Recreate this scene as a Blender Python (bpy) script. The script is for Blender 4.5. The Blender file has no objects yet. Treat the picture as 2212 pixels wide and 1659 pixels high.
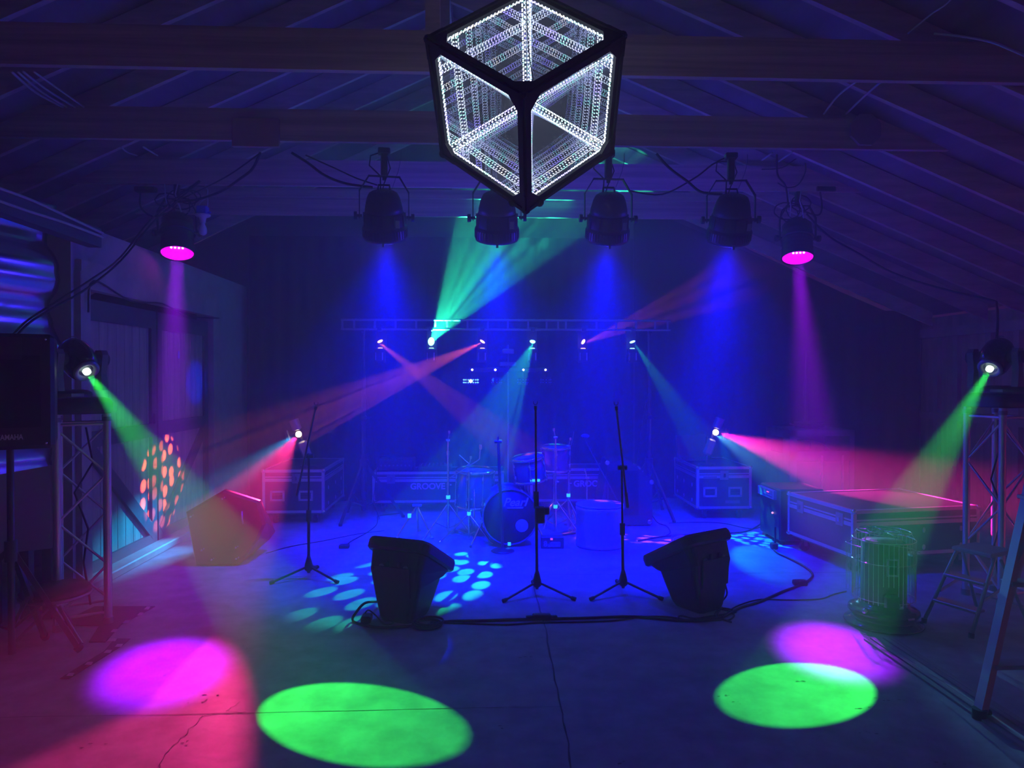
import bpy, math, random
from mathutils import Vector, Matrix, Quaternion
random.seed(7)
PI = math.pi
S = bpy.context.scene
COL = S.collection

# ------------------------------------------------------------------ camera
FPX = 1520.0
YAW = math.atan(66/FPX); PITCH = -math.atan(18.5/FPX)
CAMZ = 1.7
cam_data = bpy.data.cameras.new('camera')
cam_data.sensor_width = 36; cam_data.lens = FPX/2212*36
cam_data.clip_start = 0.05; cam_data.clip_end = 60
cam = bpy.data.objects.new('camera', cam_data)
cam.location = (0, 0, CAMZ)
cam.rotation_euler = (PI/2 + PITCH, 0, -YAW)
COL.objects.link(cam); S.camera = cam

# ------------------------------------------------------------------ view, sampling
S.view_settings.view_transform = 'Standard'
S.view_settings.look = 'None'
S.view_settings.exposure = 0.0
S.view_settings.gamma = 1.0
S.view_settings.use_curve_mapping = False
cy = S.cycles
cy.max_bounces = 14; cy.diffuse_bounces = 3; cy.glossy_bounces = 14
cy.transmission_bounces = 4; cy.volume_bounces = 1; cy.transparent_max_bounces = 12
cy.sample_clamp_indirect = 1.5; cy.sample_clamp_direct = 0
cy.caustics_reflective = False; cy.caustics_refractive = False
cy.use_denoising = True
cy.use_light_tree = True

# ------------------------------------------------------------------ dim rest of the venue
world = bpy.data.worlds.new('world'); S.world = world
world.use_nodes = True
bg = world.node_tree.nodes['Background']
bg.inputs[0].default_value = (0.60, 0.14, 0.85, 1); bg.inputs[1].default_value = 0.045

# ------------------------------------------------------------------ pixel helpers (a pixel to a place in the room)
def _ray(px, py):
    fw = Vector((math.sin(YAW)*math.cos(PITCH), math.cos(YAW)*math.cos(PITCH), math.sin(PITCH)))
    rt = Vector((math.cos(YAW), -math.sin(YAW), 0)); up = rt.cross(fw)
    return fw*FPX + rt*(px-1106) - up*(py-829.5)
def W(px, py, Y):
    r = _ray(px, py); k = Y/r.y
    return Vector((r.x*k, Y, CAMZ + r.z*k))
def F(px, py, z=0.0):
    r = _ray(px, py); k = (z-CAMZ)/r.z
    return Vector((r.x*k, r.y*k, z))

# ------------------------------------------------------------------ stage lights
LP = 3.1
def light_nodes(L, col, kind, scale=6.0, thr=0.3, seed=0.0):
    """an inner pattern wheel in front of a lamp: round holes or streaks, or a plain aperture"""
    L.use_nodes = True
    nt = L.node_tree; N = nt.nodes; K = nt.links
    em = N['Emission']; em.inputs[0].default_value = (*col, 1)
    tc = N.new('ShaderNodeTexCoord')
    sp = N.new('ShaderNodeSeparateXYZ'); K.new(tc.outputs['Normal'], sp.inputs[0])
    def m(op, a, b=None):
        n = N.new('ShaderNodeMath'); n.operation = op
        for i, v in enumerate((a, b)):
            if v is None: continue
            if isinstance(v, (int, float)): n.inputs[i].default_value = v
            else: K.new(v, n.inputs[i])
        return n.outputs[0]
    u = m('DIVIDE', sp.outputs[0], sp.outputs[2]); v = m('DIVIDE', sp.outputs[1], sp.outputs[2])
    cb = N.new('ShaderNodeCombineXYZ'); K.new(u, cb.inputs[0]); K.new(v, cb.inputs[1]); cb.inputs[2].default_value = seed
    if kind == 'dots':
        t = N.new('ShaderNodeTexVoronoi'); t.voronoi_dimensions = '2D'; t.feature = 'F1'
        t.inputs['Scale'].default_value = scale; t.inputs['Randomness'].default_value = 0.55
        ad = N.new('ShaderNodeVectorMath'); ad.operation = 'ADD'; ad.inputs[1].default_value = (seed, seed*1.7, 0)
        K.new(cb.outputs[0], ad.inputs[0]); K.new(ad.outputs[0], t.inputs['Vector'])
        mr = N.new('ShaderNodeMapRange'); mr.inputs[1].default_value = thr; mr.inputs[2].default_value = thr+0.06
        mr.inputs[3].default_value = 1.0; mr.inputs[4].default_value = 0.0
        K.new(t.outputs['Distance'], mr.inputs[0]); out = mr.outputs[0]
    elif kind == 'rays':
        t = N.new('ShaderNodeTexNoise'); t.noise_dimensions = '3D'
        t.inputs['Scale'].default_value = scale; t.inputs['Detail'].default_value = 1.5
        K.new(cb.outputs[0], t.inputs['Vector'])
        mr = N.new('ShaderNodeMapRange'); mr.inputs[1].default_value = thr; mr.inputs[2].default_value = thr+0.14
        mr.inputs[3].default_value = 0.03; mr.inputs[4].default_value = 1.0
        K.new(t.outputs[0], mr.inputs[0]); out = mr.outputs[0]
    K.new(out, em.inputs[1])

def spot(name, loc, target, power, col, deg, blend=0.15, soft=0.02, parent=None, pattern=None):
    L = bpy.data.lights.new(name, 'SPOT')
    L.energy = power*LP; L.color = col if pattern is None else (1, 1, 1)
    L.spot_size = math.radians(deg*2); L.spot_blend = blend; L.shadow_soft_size = soft
    if pattern: light_nodes(L, col, **pattern)
    o = bpy.data.objects.new(name, L); COL.objects.link(o)
    o.location = loc
    d = Vector(target) - Vector(loc)
    o.rotation_euler = d.to_track_quat('-Z', 'Y').to_euler()
    return o

GREEN = (0.035, 1.0, 0.08)
TEAL = (0.02, 1.0, 0.45)
BLUE = (0.0, 0.0, 1.0)
MAGENTA = (0.33, 0.0, 1.0)
PINK = (1.0, 0.03, 0.22)
CYAN = (0.0, 0.45, 1.0)
ORANGE = (1.0, 0.13, 0.06)

Y_TIE = [4.38, 5.70, 7.02, 8.30]; Z_TIE = 3.555

# four big blue cans over the stage front
BLUE_CANS = [(-0.80, 5.86), (0.13, 5.86), (1.06, 5.86), (2.10, 5.86)]
BLUE_LENS = []
for i, (x, y) in enumerate(BLUE_CANS):
    tgt = (x*1.05, 7.3, 0)
    BLUE_LENS.append(((x, y, 3.0), tgt))
    spot('blue_can_light', (x, y+0.07, 2.86), tgt, 1750, (0.0, 0.0, 1.0), 25, 1.0, 0.13)
    spot('blue_can_light', (x, y+0.07, 2.86), (x*1.1, 7.0, 0), 480, (0.0, 0.0, 1.0), 48, 1.0, 0.08)
    L = bpy.data.lights.new('blue_haze_fill', 'POINT'); L.energy = 22; L.color = (0.04, 0.02, 1); L.shadow_soft_size = 0.08  # added fill light: blue on the ties in place of scattered haze glow
    o = bpy.data.objects.new('blue_haze_fill', L); o.location = (x, y+0.16, 2.74); COL.objects.link(o)
# two magenta cans
MAG_CANS = [(tuple(W(383, 548, 7.0)), tuple(F(352, 1442))), (tuple(W(1723, 558, 7.0)), tuple(F(1800, 1398)))]
for (p, t) in MAG_CANS:
    d = (Vector(t)-Vector(p)).normalized()
    spot('magenta_can_light', Vector(p)+d*0.02, t, 1800, MAGENTA, 5.5, 0.9, 0.06)
# two green moving heads on the towers
HEADS = [(tuple(W(190, 806, 4.60)), tuple(F(748, 1546))), (tuple(W(2136, 800, 4.72)), tuple(F(1738, 1488)))]
for (p, t), hang in zip(HEADS, (7.5, 6.9)):
    d = (Vector(t)-Vector(p)).normalized()
    spot('green_head_light', Vector(p)+d*0.006, t, 430, GREEN, hang, 0.04, 0.02)
# derby lamps beside the stage
DERBY = [tuple(W(645, 938, 8.35)), tuple(W(1546, 934, 8.34))]
p = DERBY[0]
spot('derby_light', Vector(p)+Vector((-.02, -.06, -.03)), (-1.66, 2.45, 0.08), 1200, PINK, 6.6, 0.5, 0.02).scale = (1.28, 1, 1)
spot('derby_light', Vector(p)+Vector((-.04, -.05, -.01)), tuple(W(410, 1100, 7.1)), 300, CYAN, 13, 1.0, 0.02)
p = DERBY[1]
spot('derby_light', Vector(p)+Vector((.04, -.06, -.01)), (5.0, 4.6, 0.18), 1700, (1.0, 0.02, 0.36), 11.5, 0.6, 0.02)
spot('derby_light', Vector(p)+Vector((.02, -.06, -.03)), (2.62, 6.4, 0.0), 60, CYAN, 9, 0.6, 0.02)
spot('derby_light', Vector(p)+Vector((.0, -.06, -.03)), (2.75, 2.4, 0.35), 420, (0.1, 0.5, 0.75), 8.5, 0.8, 0.02)  # extra beam, added to tint the lower right floor teal
# six mirror scanners under the truss
Y_SC = 8.35
SCAN = [  # px x, colour, target, power, half angle, pattern
    (822, ORANGE, (1.55, 7.1, 0.0), 850, 6.5, dict(kind='dots', scale=26, thr=0.30, seed=1.3)),
    (932, TEAL, (0.22, 8.75, 3.5), 2300, 24, dict(kind='rays', scale=11, thr=0.44, seed=4.1)),
    (1042, ORANGE, (-3.16, 7.25, 0.66), 1900, 7.2, dict(kind='dots', scale=24, thr=0.30, seed=2.2)),
    (1151, TEAL, (-0.50, 6.0, 0.0), 420, 12, dict(kind='dots', scale=17, thr=0.33, seed=5.2)),
    (1262, ORANGE, tuple(W(1520, 634, 9.4)), 330, 8, dict(kind='rays', scale=18, thr=0.40, seed=7.7)),
    (1370, TEAL, (2.95, 7.15, 0.0), 300, 8, dict(kind='dots', scale=26, thr=0.32, seed=3.0)),
]
SCAN_POS = []
for (px, col, tgt, pw, ang, pat) in SCAN:
    x = (px-1040)/FPX*Y_SC; pos = (x, Y_SC-0.05, 1.7+(811-741)/FPX*Y_SC)
    SCAN_POS.append((pos, col, tgt))
    spot('scanner_light', pos, tgt, pw, col, ang, 0.25, 0.012, pattern=pat)
# blue effect bar
GB = (-0.13, 8.40, 1.645)
spot('bar_light', (GB[0]-.115, GB[1]-.03, GB[2]), (-3.0, 8.1, 1.62), 220, (0, 0.01, 1), 5.5, 0.6, 0.015)
spot('bar_light', (GB[0]+.115, GB[1]-.03, GB[2]), (4.0, 8.1, 1.72), 70, (0, 0.02, 1), 2.5, 0.6, 0.015)
for tx, ty in ((-1.15, 7.6), (-0.33, 7.2), (0.75, 7.6)):
    spot('bar_light', (GB[0], GB[1]-.12, GB[2]-.03), (tx, ty, 0.25), 30.0, (0.0, 0.15, 1), 0.4, 0.2, 0.005)
spot('bar_light', (GB[0], GB[1]-.125, GB[2]-.01), tuple(F(945, 1400)), 110, (0, 0, 1), 1.5, 0.8, 0.01)
spot('bar_light', (GB[0], GB[1]-.125, GB[2]-.01), tuple(F(430, 1348)), 90, (0.05, 0, 1), 1.5, 0.8, 0.01)
# glow of the lit cube
CUBE_A = 0.575
CUBE_L = Vector(((1136-1040)/FPX*3.3, 3.3, 1.7+(811-446)/FPX*3.3))
CUBE_C = CUBE_L + Vector((0, 0, CUBE_A*0.866))
L = bpy.data.lights.new('cube_glow', 'POINT'); L.energy = 1.6; L.color = (0.75, 0.8, 1.0); L.shadow_soft_size = 0.0
o = bpy.data.objects.new('cube_glow', L); o.location = CUBE_C; COL.objects.link(o)

# ------------------------------------------------------------------ materials
MATS = {}
def mat(name, col, rough=0.6, metal=0.0, noise=None, bump=None, emis=None, spec=None, coat=0.0):
    if name in MATS: return MATS[name]
    m = bpy.data.materials.new(name); m.use_nodes = True
    nt = m.node_tree; N = nt.nodes; K = nt.links; b = N['Principled BSDF']
    b.inputs['Base Color'].default_value = (*col, 1); b.inputs['Roughness'].default_value = rough
    b.inputs['Metallic'].default_value = metal
    if spec is not None: b.inputs['Specular IOR Level'].default_value = spec
    if coat: b.inputs['Coat Weight'].default_value = coat
    tc = N.new('ShaderNodeTexCoord')
    if noise:   # (scale xyz, amount, detail)
        mp = N.new('ShaderNodeMapping'); mp.inputs['Scale'].default_value = noise[0]
        K.new(tc.outputs['Object'], mp.inputs[0])
        t = N.new('ShaderNodeTexNoise'); t.inputs['Scale'].default_value = 1.0; t.inputs['Detail'].default_value = noise[2]
        t.inputs['Roughness'].default_value = 0.65
        K.new(mp.outputs[0], t.inputs[0])
        r = N.new('ShaderNodeValToRGB'); e = r.color_ramp.elements
        a = noise[1]
        e[0].position = 0.3; e[1].position = 0.7
        e[0].color = (*[c*(1-a) for c in col], 1); e[1].color = (*[min(1, c*(1+a)) for c in col], 1)
        K.new(t.outputs[0], r.inputs[0]); K.new(r.outputs[0], b.inputs['Base Color'])
        if bump:
            bp = N.new('ShaderNodeBump'); bp.inputs['Strength'].default_value = bump; bp.inputs['Distance'].default_value = 0.01
            K.new(t.outputs[0], bp.inputs['Height']); K.new(bp.outputs[0], b.inputs['Normal'])
    if emis:
        b.inputs['Emission Color'].default_value = (*emis[0], 1); b.inputs['Emission Strength'].default_value = emis[1]
        m.cycles.emission_sampling = 'NONE'
    MATS[name] = m
    return m

M_TIE = mat('tie_pine', (0.58, 0.44, 0.36), 0.65, noise=((0.6, 8, 22), 0.35, 5), bump=0.15)
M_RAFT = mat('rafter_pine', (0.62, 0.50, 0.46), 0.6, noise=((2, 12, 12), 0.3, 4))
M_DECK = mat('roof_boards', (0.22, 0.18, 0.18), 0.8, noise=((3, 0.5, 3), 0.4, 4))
M_PLANK = mat('board_pine', (0.42, 0.33, 0.27), 0.6, noise=((9, 9, 0.9), 0.45, 6), bump=0.2)
M_FRAME = mat('frame_pine', (0.45, 0.38, 0.34), 0.6, noise=((4, 4, 4), 0.25, 4))
M_DARKW = mat('dark_painted_wood', (0.09, 0.07, 0.09), 0.6, noise=((4, 4, 4), 0.25, 4))
M_BLACK = mat('black_plastic', (0.018, 0.018, 0.022), 0.45)
M_BLACKM = mat('black_painted_metal', (0.02, 0.02, 0.025), 0.35, spec=0.6)
M_RUBBER = mat('black_rubber', (0.012, 0.012, 0.014), 0.7)
M_CLOTH = mat('black_drape', (0.006, 0.006, 0.008), 0.95, noise=((6, 6, 1), 0.3, 3), spec=0.1)
M_ALU = mat('aluminium', (0.72, 0.72, 0.75), 0.38, 0.75)
M_CHROME = mat('chrome', (0.85, 0.85, 0.88), 0.12, 1.0)
M_LAM = mat('case_laminate', (0.03, 0.03, 0.04), 0.5, noise=((30, 30, 30), 0.3, 2))
M_EDGE = mat('case_aluminium_edge', (0.62, 0.62, 0.66), 0.42, 0.75)
M_GREY = mat('grey_metal', (0.25, 0.25, 0.28), 0.45, 0.6)
M_WHITE = mat('white_plastic', (0.7, 0.7, 0.72), 0.5)
M_BONE = mat('white_wire', (0.6, 0.58, 0.55), 0.5)
M_TAPE = mat('glow_tape', (0.15, 0.9, 0.45), 0.6, emis=((0.06, 1.0, 0.35), 0.9))

# ------------------------------------------------------------------ mesh builder
class MB:
    def __init__(s, M=None):
        s.v = []; s.f = []; s.sm = []; s.M = M or Matrix.Identity(4)
    def _add(s, vs, fs, smooth=False, M=None):
        b = len(s.v); T = s.M @ M if M is not None else s.M
        s.v += [tuple(T @ Vector(p)) for p in vs]
        s.f += [tuple(b+i for i in f) for f in fs]; s.sm += [smooth]*len(fs)
        return s
    def box(s, c, d, M=None):
        x, y, z = c; a, b, e = d[0]/2, d[1]/2, d[2]/2
        vs = [(x+i*a, y+j*b, z+k*e) for i in (-1, 1) for j in (-1, 1) for k in (-1, 1)]
        return s._add(vs, [(0, 1, 3, 2), (4, 6, 7, 5), (0, 4, 5, 1), (2, 3, 7, 6), (0, 2, 6, 4), (1, 5, 7, 3)], False, M)
    def bbox(s, c, d, r=0.01, M=None):
        """a box with chamfered edges"""
        x, y, z = c; h = [d[0]/2, d[1]/2, d[2]/2]; r = min(r, min(h)*0.9)
        vs = []; idx = {}
        for i in (-1, 1):
            for j in (-1, 1):
                for k in (-1, 1):
                    for a in range(3):
                        q = [h[0]-r, h[1]-r, h[2]-r]; q[a] = h[a]
                        idx[(i, j, k, a)] = len(vs); vs.append((x+i*q[0], y+j*q[1], z+k*q[2]))
        fs = []
        for a in range(3):
            b_, c_ = (a+1) % 3, (a+2) % 3
            for sg in (-1, 1):
                q = []
                for (p, t) in ((-1, -1), (1, -1), (1, 1), (-1, 1)):
                    k = [0, 0, 0]; k[a] = sg; k[b_] = p; k[c_] = t; q.append(idx[(*k, a)])
                fs.append(tuple(q if sg > 0 else q[::-1]))
        for a in range(3):       # edges parallel to axis a
            b_, c_ = (a+1) % 3, (a+2) % 3
            for p in (-1, 1):
                for t in (-1, 1):
                    k0 = [0, 0, 0]; k0[a] = -1; k0[b_] = p; k0[c_] = t
                    k1 = list(k0); k1[a] = 1
                    q = [idx[(*k0, b_)], idx[(*k1, b_)], idx[(*k1, c_)], idx[(*k0, c_)]]
                    fs.append(tuple(q if p*t < 0 else q[::-1]))
        for i in (-1, 1):
            for j in (-1, 1):
                for k in (-1, 1):
                    q = [idx[(i, j, k, 0)], idx[(i, j, k, 1)], idx[(i, j, k, 2)]]
                    fs.append(tuple(q if i*j*k > 0 else q[::-1]))
        return s._add(vs, fs, False, M)
    def cyl(s, p0, p1, r0, r1=None, n=14, caps=True, smooth=True):
        r1 = r0 if r1 is None else r1
        p0 = Vector(p0); p1 = Vector(p1); d = (p1-p0).normalized()
        a = d.orthogonal().normalized(); b = d.cross(a)
        vs = []
        for p, r in ((p0, r0), (p1, r1)):
            for i in range(n):
                t = 2*PI*i/n; vs.append(p+a*(r*math.cos(t))+b*(r*math.sin(t)))
        fs = [(i, (i+1) % n, n+(i+1) % n, n+i) for i in range(n)]
        s._add(vs, fs, smooth)
        if caps:
            s._add(vs[:n], [tuple(range(n))[::-1]]); s._add(vs[n:], [tuple(range(n))])
        return s
    def bar(s, p0, p1, w, h, up=(0, 0, 1)):
        """rectangular bar between two points, w across, h along up"""
        p0 = Vector(p0); p1 = Vector(p1); d = (p1-p0).normalized(); u = Vector(up)
        a = d.cross(u)
        if a.length < 1e-4: a = d.orthogonal()
        a.normalize(); b = a.cross(d).normalized()
        vs = [p+a*(i*w/2)+b*(j*h/2) for p in (p0, p1) for (i, j) in ((-1, -1), (1, -1), (1, 1), (-1, 1))]
        return s._add(vs, [(0, 3, 2, 1), (4, 5, 6, 7), (0, 1, 5, 4), (1, 2, 6, 5), (2, 3, 7, 6), (3, 0, 4, 7)][::1])
    def tube(s, pts, r, n=7, closed=False, smooth=True):
        P = [Vector(p) for p in pts]; m = len(P); vs = []
        up = None
        for i in range(m):
            if closed: t = (P[(i+1) % m]-P[i-1]).normalized()
            else: t = (P[min(i+1, m-1)]-P[max(i-1, 0)]).normalized()
            if up is None: up = t.orthogonal().normalized()
            a = (up - t*up.dot(t))
            if a.length < 1e-5: a = t.orthogonal()
            a.normalize(); up = a; b = t.cross(a)
            rr = r[i] if isinstance(r, (list, tuple)) else r
            for k in range(n):
                q = 2*PI*k/n; vs.append(P[i]+a*(rr*math.cos(q))+b*(rr*math.sin(q)))
        fs = []
        for i in range(m if closed else m-1):
            j = (i+1) % m
            for k in range(n):
                k2 = (k+1) % n; fs.append((i*n+k, i*n+k2, j*n+k2, j*n+k))
        if not closed:
            fs.append(tuple(range(n))[::-1]); fs.append(tuple((m-1)*n+k for k in range(n)))
        return s._add(vs, fs, smooth)
    def lathe(s, prof, c=(0, 0, 0), axis=(0, 0, 1), n=28, smooth=True, sx=1.0, sy=1.0):
        q = Vector((0, 0, 1)).rotation_difference(Vector(axis).normalized()).to_matrix().to_4x4()
        T = Matrix.Translation(Vector(c)) @ q
        vs = []
        for (r, z) in prof:
            for i in range(n):
                t = 2*PI*i/n; vs.append((sx*r*math.cos(t), sy*r*math.sin(t), z))
        fs = []
        for j in range(len(prof)-1):
            for i in range(n):
                i2 = (i+1) % n; fs.append((j*n+i, j*n+i2, (j+1)*n+i2, (j+1)*n+i))
        if prof[0][0] > 1e-6: fs.append(tuple(range(n))[::-1])
        if prof[-1][0] > 1e-6: fs.append(tuple((len(prof)-1)*n+i for i in range(n)))
        return s._add(vs, fs, smooth, T)
    def prism(s, poly, d, M=None):
        """polygon in local XY, extruded along +Z by d"""
        n = len(poly)
        vs = [(p[0], p[1], 0) for p in poly]+[(p[0], p[1], d) for p in poly]
        fs = [tuple(range(n))[::-1], tuple(range(n, 2*n))]+[(i, (i+1) % n, n+(i+1) % n, n+i) for i in range(n)]
        return s._add(vs, fs, False, M)
    def loft(s, rings, smooth=False):
        n = len(rings[0]); vs = [p for r in rings for p in r]; fs = []
        for j in range(len(rings)-1):
            for i in range(n):
                i2 = (i+1) % n; fs.append((j*n+i, j*n+i2, (j+1)*n+i2, (j+1)*n+i))
        fs.append(tuple(range(n))[::-1]); fs.append(tuple((len(rings)-1)*n+i for i in range(n)))
        return s._add(vs, fs, smooth)
    def ball(s, c, r, n=12, sc=(1, 1, 1)):
        prof = [(max(1e-7, r*math.sin(PI*j/(n//2)))*1.0, -r*math.cos(PI*j/(n//2))) for j in range(n//2+1)]
        M = Matrix.Translation(Vector(c)) @ Matrix.Diagonal((*sc, 1))
        vs = []; 
        for (q, z) in prof:
            for i in range(n):
                t = 2*PI*i/n; vs.append((q*math.cos(t), q*math.sin(t), z))
        fs = [(j*n+i, j*n+(i+1) % n, (j+1)*n+(i+1) % n, (j+1)*n+i) for j in range(len(prof)-1) for i in range(n)]
        return s._add(vs, fs, True, M)
    def obj(s, name, m, parent=None, kind=None, label=None):
        me = bpy.data.meshes.new(name); me.from_pydata(s.v, [], s.f)
        me.polygons.foreach_set('use_smooth', s.sm); me.update()
        me.materials.append(m)
        o = bpy.data.objects.new(name, me); COL.objects.link(o)
        if parent is not None: o.parent = parent
        if kind: o['kind'] = kind
        if label: o['label'] = label
        return o

def thing(name, label, cat, loc=(0, 0, 0), rz=0.0, group=None, rot=None):
    o = bpy.data.objects.new(name, None); o.empty_display_size = 0.1; COL.objects.link(o)
    o.location = loc; o.rotation_euler = rot if rot else (0, 0, rz)
    o['label'] = label; o['category'] = cat
    if group: o['group'] = group
    return o
def tag(o, label, cat, group=None, kind=None):
    o['label'] = label; o['category'] = cat
    if group: o['group'] = group
    if kind: o['kind'] = kind
    return o
def copy_tree(o, parent=None):
    c = o.copy(); COL.objects.link(c)
    if parent is not None: c.parent = parent
    for ch in list(o.children): copy_tree(ch, c)
    return c
def aimM(loc, direction, roll=0.0):
    """local -Z looks along direction, local Y as near to up as it can be"""
    q = Vector(direction).to_track_quat('-Z', 'Y')
    return Matrix.Translation(Vector(loc)) @ q.to_matrix().to_4x4()
def text(name, body, size, loc, rot, m, parent=None, ext=0.002, align='CENTER', shear=0.0, bold=0.0, sx=1.0):
    cu = bpy.data.curves.new(name, 'FONT'); cu.body = body; cu.size = size; cu.extrude = ext
    cu.align_x = align; cu.align_y = 'CENTER'; cu.shear = shear; cu.offset = bold
    cu.materials.append(m)
    tmp = bpy.data.objects.new(name, cu); COL.objects.link(tmp)
    bpy.context.view_layer.update()
    me = bpy.data.meshes.new_from_object(tmp.evaluated_get(bpy.context.evaluated_depsgraph_get()))
    bpy.data.objects.remove(tmp); me.name = name
    if not me.materials: me.materials.append(m)
    o = bpy.data.objects.new(name, me); COL.objects.link(o); o.location = loc; o.rotation_euler = rot
    if parent is not None: o.parent = parent
    return o
# ================================================================== the building
HALF_R = 6.2; EAVE = 2.38; SLOPE = 0.415; RIDGE_X = -0.3
Z_RIDGE = EAVE + SLOPE*(HALF_R-RIDGE_X); SLOPE_L = 0.47
def roof_z(x): return Z_RIDGE - (SLOPE*(x-RIDGE_X) if x > RIDGE_X else SLOPE_L*(RIDGE_X-x))
X_L = -6.6
YB = 9.75; YF = -2.2
m_conc = mat('polished_concrete', (0.34, 0.34, 0.36), 0.55, noise=((5, 5, 5), 0.34, 14), bump=0.35)
# finer mottling for the concrete
nt = m_conc.node_tree
fl = MB().box((-0.2, (YB+YF)/2, -0.1), (13.2, YB-YF+0.4, 0.2)).obj('floor', m_conc, kind='structure')
# cracks and saw-cut joints
M_CRACK = mat('crack_dirt', (0.09, 0.09, 0.10), 0.9)
def crack(pix, w=0.004, jag=0.006, sub=10, name='crack'):
    P = [F(*p) for p in pix]; pts = []
    for a, b in zip(P[:-1], P[1:]):
        for k in range(sub):
            t = k/sub; q = a.lerp(b, t); q.x += random.uniform(-jag, jag); q.y += random.uniform(-jag, jag); pts.append(q)
    pts.append(P[-1])
    mb = MB(); vs = []; fs = []
    for i, p_ in enumerate(pts):
        t = (pts[min(i+1, len(pts)-1)]-pts[max(i-1, 0)]).normalized(); n_ = Vector((-t.y, t.x, 0))
        ww = w*random.uniform(0.5, 1.2)
        vs += [(p_.x+n_.x*ww, p_.y+n_.y*ww, 0.0016), (p_.x-n_.x*ww, p_.y-n_.y*ww, 0.0016)]
        if i: fs.append((2*i-2, 2*i-1, 2*i+1, 2*i))
    mb._add(vs, fs); return mb.obj(name, M_CRACK, fl)
crack([(1148, 1243), (1178, 1360), (1212, 1530), (1243, 1700)], 0.005, 0.006)
crack([(-60, 1551), (527, 1541), (976, 1530), (1215, 1527)], 0.0022, 0.003)
crack([(600, 1246), (950, 1243), (1290, 1241), (1900, 1236)], 0.0035, 0.001)
crack([(527, 1540), (440, 1545), (375, 1610), (325, 1680)], 0.0022, 0.010)
crack([(527, 1540), (490, 1535), (520, 1515)], 0.0015, 0.006, 6)
# little chips in the surface
mb = MB()
for (px, py) in [(365, 1460), (430, 1515), (455, 1500), (205, 1610), (415, 1605), (1090, 1572), (1130, 1420), (1875, 1585), (1905, 1510), (1960, 1515), (1565, 1502), (1580, 1520), (1720, 1470), (1860, 1528), (2030, 1650), (1000, 1390), (1340, 1650)]:
    c = F(px, py)
    for k in range(4):
        a = c+Vector((random.uniform(-.05, .05), random.uniform(-.02, .02), 0)); r = random.uniform(.0015, .006)
        n_ = 7; mb._add([(a.x+r*2.2*math.cos(2*PI*i/n_)*random.uniform(.6, 1.2), a.y+r*math.sin(2*PI*i/n_)*random.uniform(.6, 1.2), 0.0014) for i in range(n_)], [tuple(range(n_))])
mb.obj('chip', M_CRACK, fl)

# roof boards, rafters and ties
def slab(p0, p1, th):  # roof plane between two (x, z), full depth
    (x0, z0), (x1, z1) = p0, p1
    return [(x0, YF, z0), (x1, YF, z1), (x1, YB+.1, z1), (x0, YB+.1, z0)]
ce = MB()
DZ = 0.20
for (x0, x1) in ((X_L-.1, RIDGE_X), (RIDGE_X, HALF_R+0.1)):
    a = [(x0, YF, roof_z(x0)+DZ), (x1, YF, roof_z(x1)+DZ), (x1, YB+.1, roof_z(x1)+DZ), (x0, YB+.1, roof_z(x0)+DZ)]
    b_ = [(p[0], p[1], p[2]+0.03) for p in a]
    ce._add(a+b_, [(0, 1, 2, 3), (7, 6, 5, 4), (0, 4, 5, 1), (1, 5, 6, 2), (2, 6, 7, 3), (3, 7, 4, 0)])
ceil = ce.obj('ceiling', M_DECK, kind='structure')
Yr = [Y_TIE[0]-2*1.32+0.66*k for k in range(0, 11)] + [9.4]
for y in Yr:
    for sgn in (0, 1):
        x0, x1 = (RIDGE_X, HALF_R) if sgn else (X_L, RIDGE_X)
        m_ = MB(); w = 0.042
        z0, z1 = roof_z(x0), roof_z(x1)
        vs = [(x, yy, z) for (x, z) in ((x0, z0), (x1, z1), (x1, z1+.19), (x0, z0+.19)) for yy in (y+.03, y+.03+w)]
        m_._add(vs, [(0, 1, 3, 2), (4, 5, 7, 6), (0, 2, 4, 6), (1, 7, 5, 3), (0, 6, 7, 1), (2, 3, 5, 4)])
        m_.obj('rafter', M_RAFT, ceil)
MB().box((RIDGE_X, (YB+YF)/2, Z_RIDGE+.05), (0.05, YB-YF, 0.24)).obj('ridge_board', M_RAFT, ceil)
for k, y in enumerate([Y_TIE[0]-1.32] + Y_TIE):
    xe = [5.0, 5.0, 4.8, 4.6, 4.5][k]
    MB().box(((xe-5.6)/2, y-.02, Z_TIE+.125), (xe+5.6, 0.045, 0.25)).obj('tie_beam', M_TIE, ceil)
# doubled face board behind the fourth tie
MB().box((-0.5, Y_TIE[3]-.10, Z_TIE+.24), (7.6, 0.04, 0.1)).obj('tie_beam', M_TIE, ceil)
# king posts
for y in [Y_TIE[0]-1.32] + Y_TIE:
    MB().box((RIDGE_X, y+.03, (Z_TIE+Z_RIDGE)/2+.1), (0.09, 0.04, Z_RIDGE-Z_TIE)).obj('king_post', M_RAFT, ceil)

# walls
def wallobj(name, mb, m): return mb.obj(name, m, kind='structure')
back = wallobj('wall_back', MB().box((-0.2, YB+.05, 1.3), (13.2, 0.1, 2.6)).prism([(X_L, 2.6), (HALF_R, 2.6), (HALF_R, EAVE), (RIDGE_X, Z_RIDGE+.2), (X_L, roof_z(X_L))], 0.1, Matrix.Translation((0, YB+.1, 0)) @ Matrix.Rotation(PI/2, 4, 'X')), M_DARKW)
wr = MB().box((HALF_R+.1, (YB+YF)/2, 1.25), (0.1, YB-YF, 2.5))
wallR = wallobj('wall_right', wr, M_PLANK)
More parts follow.
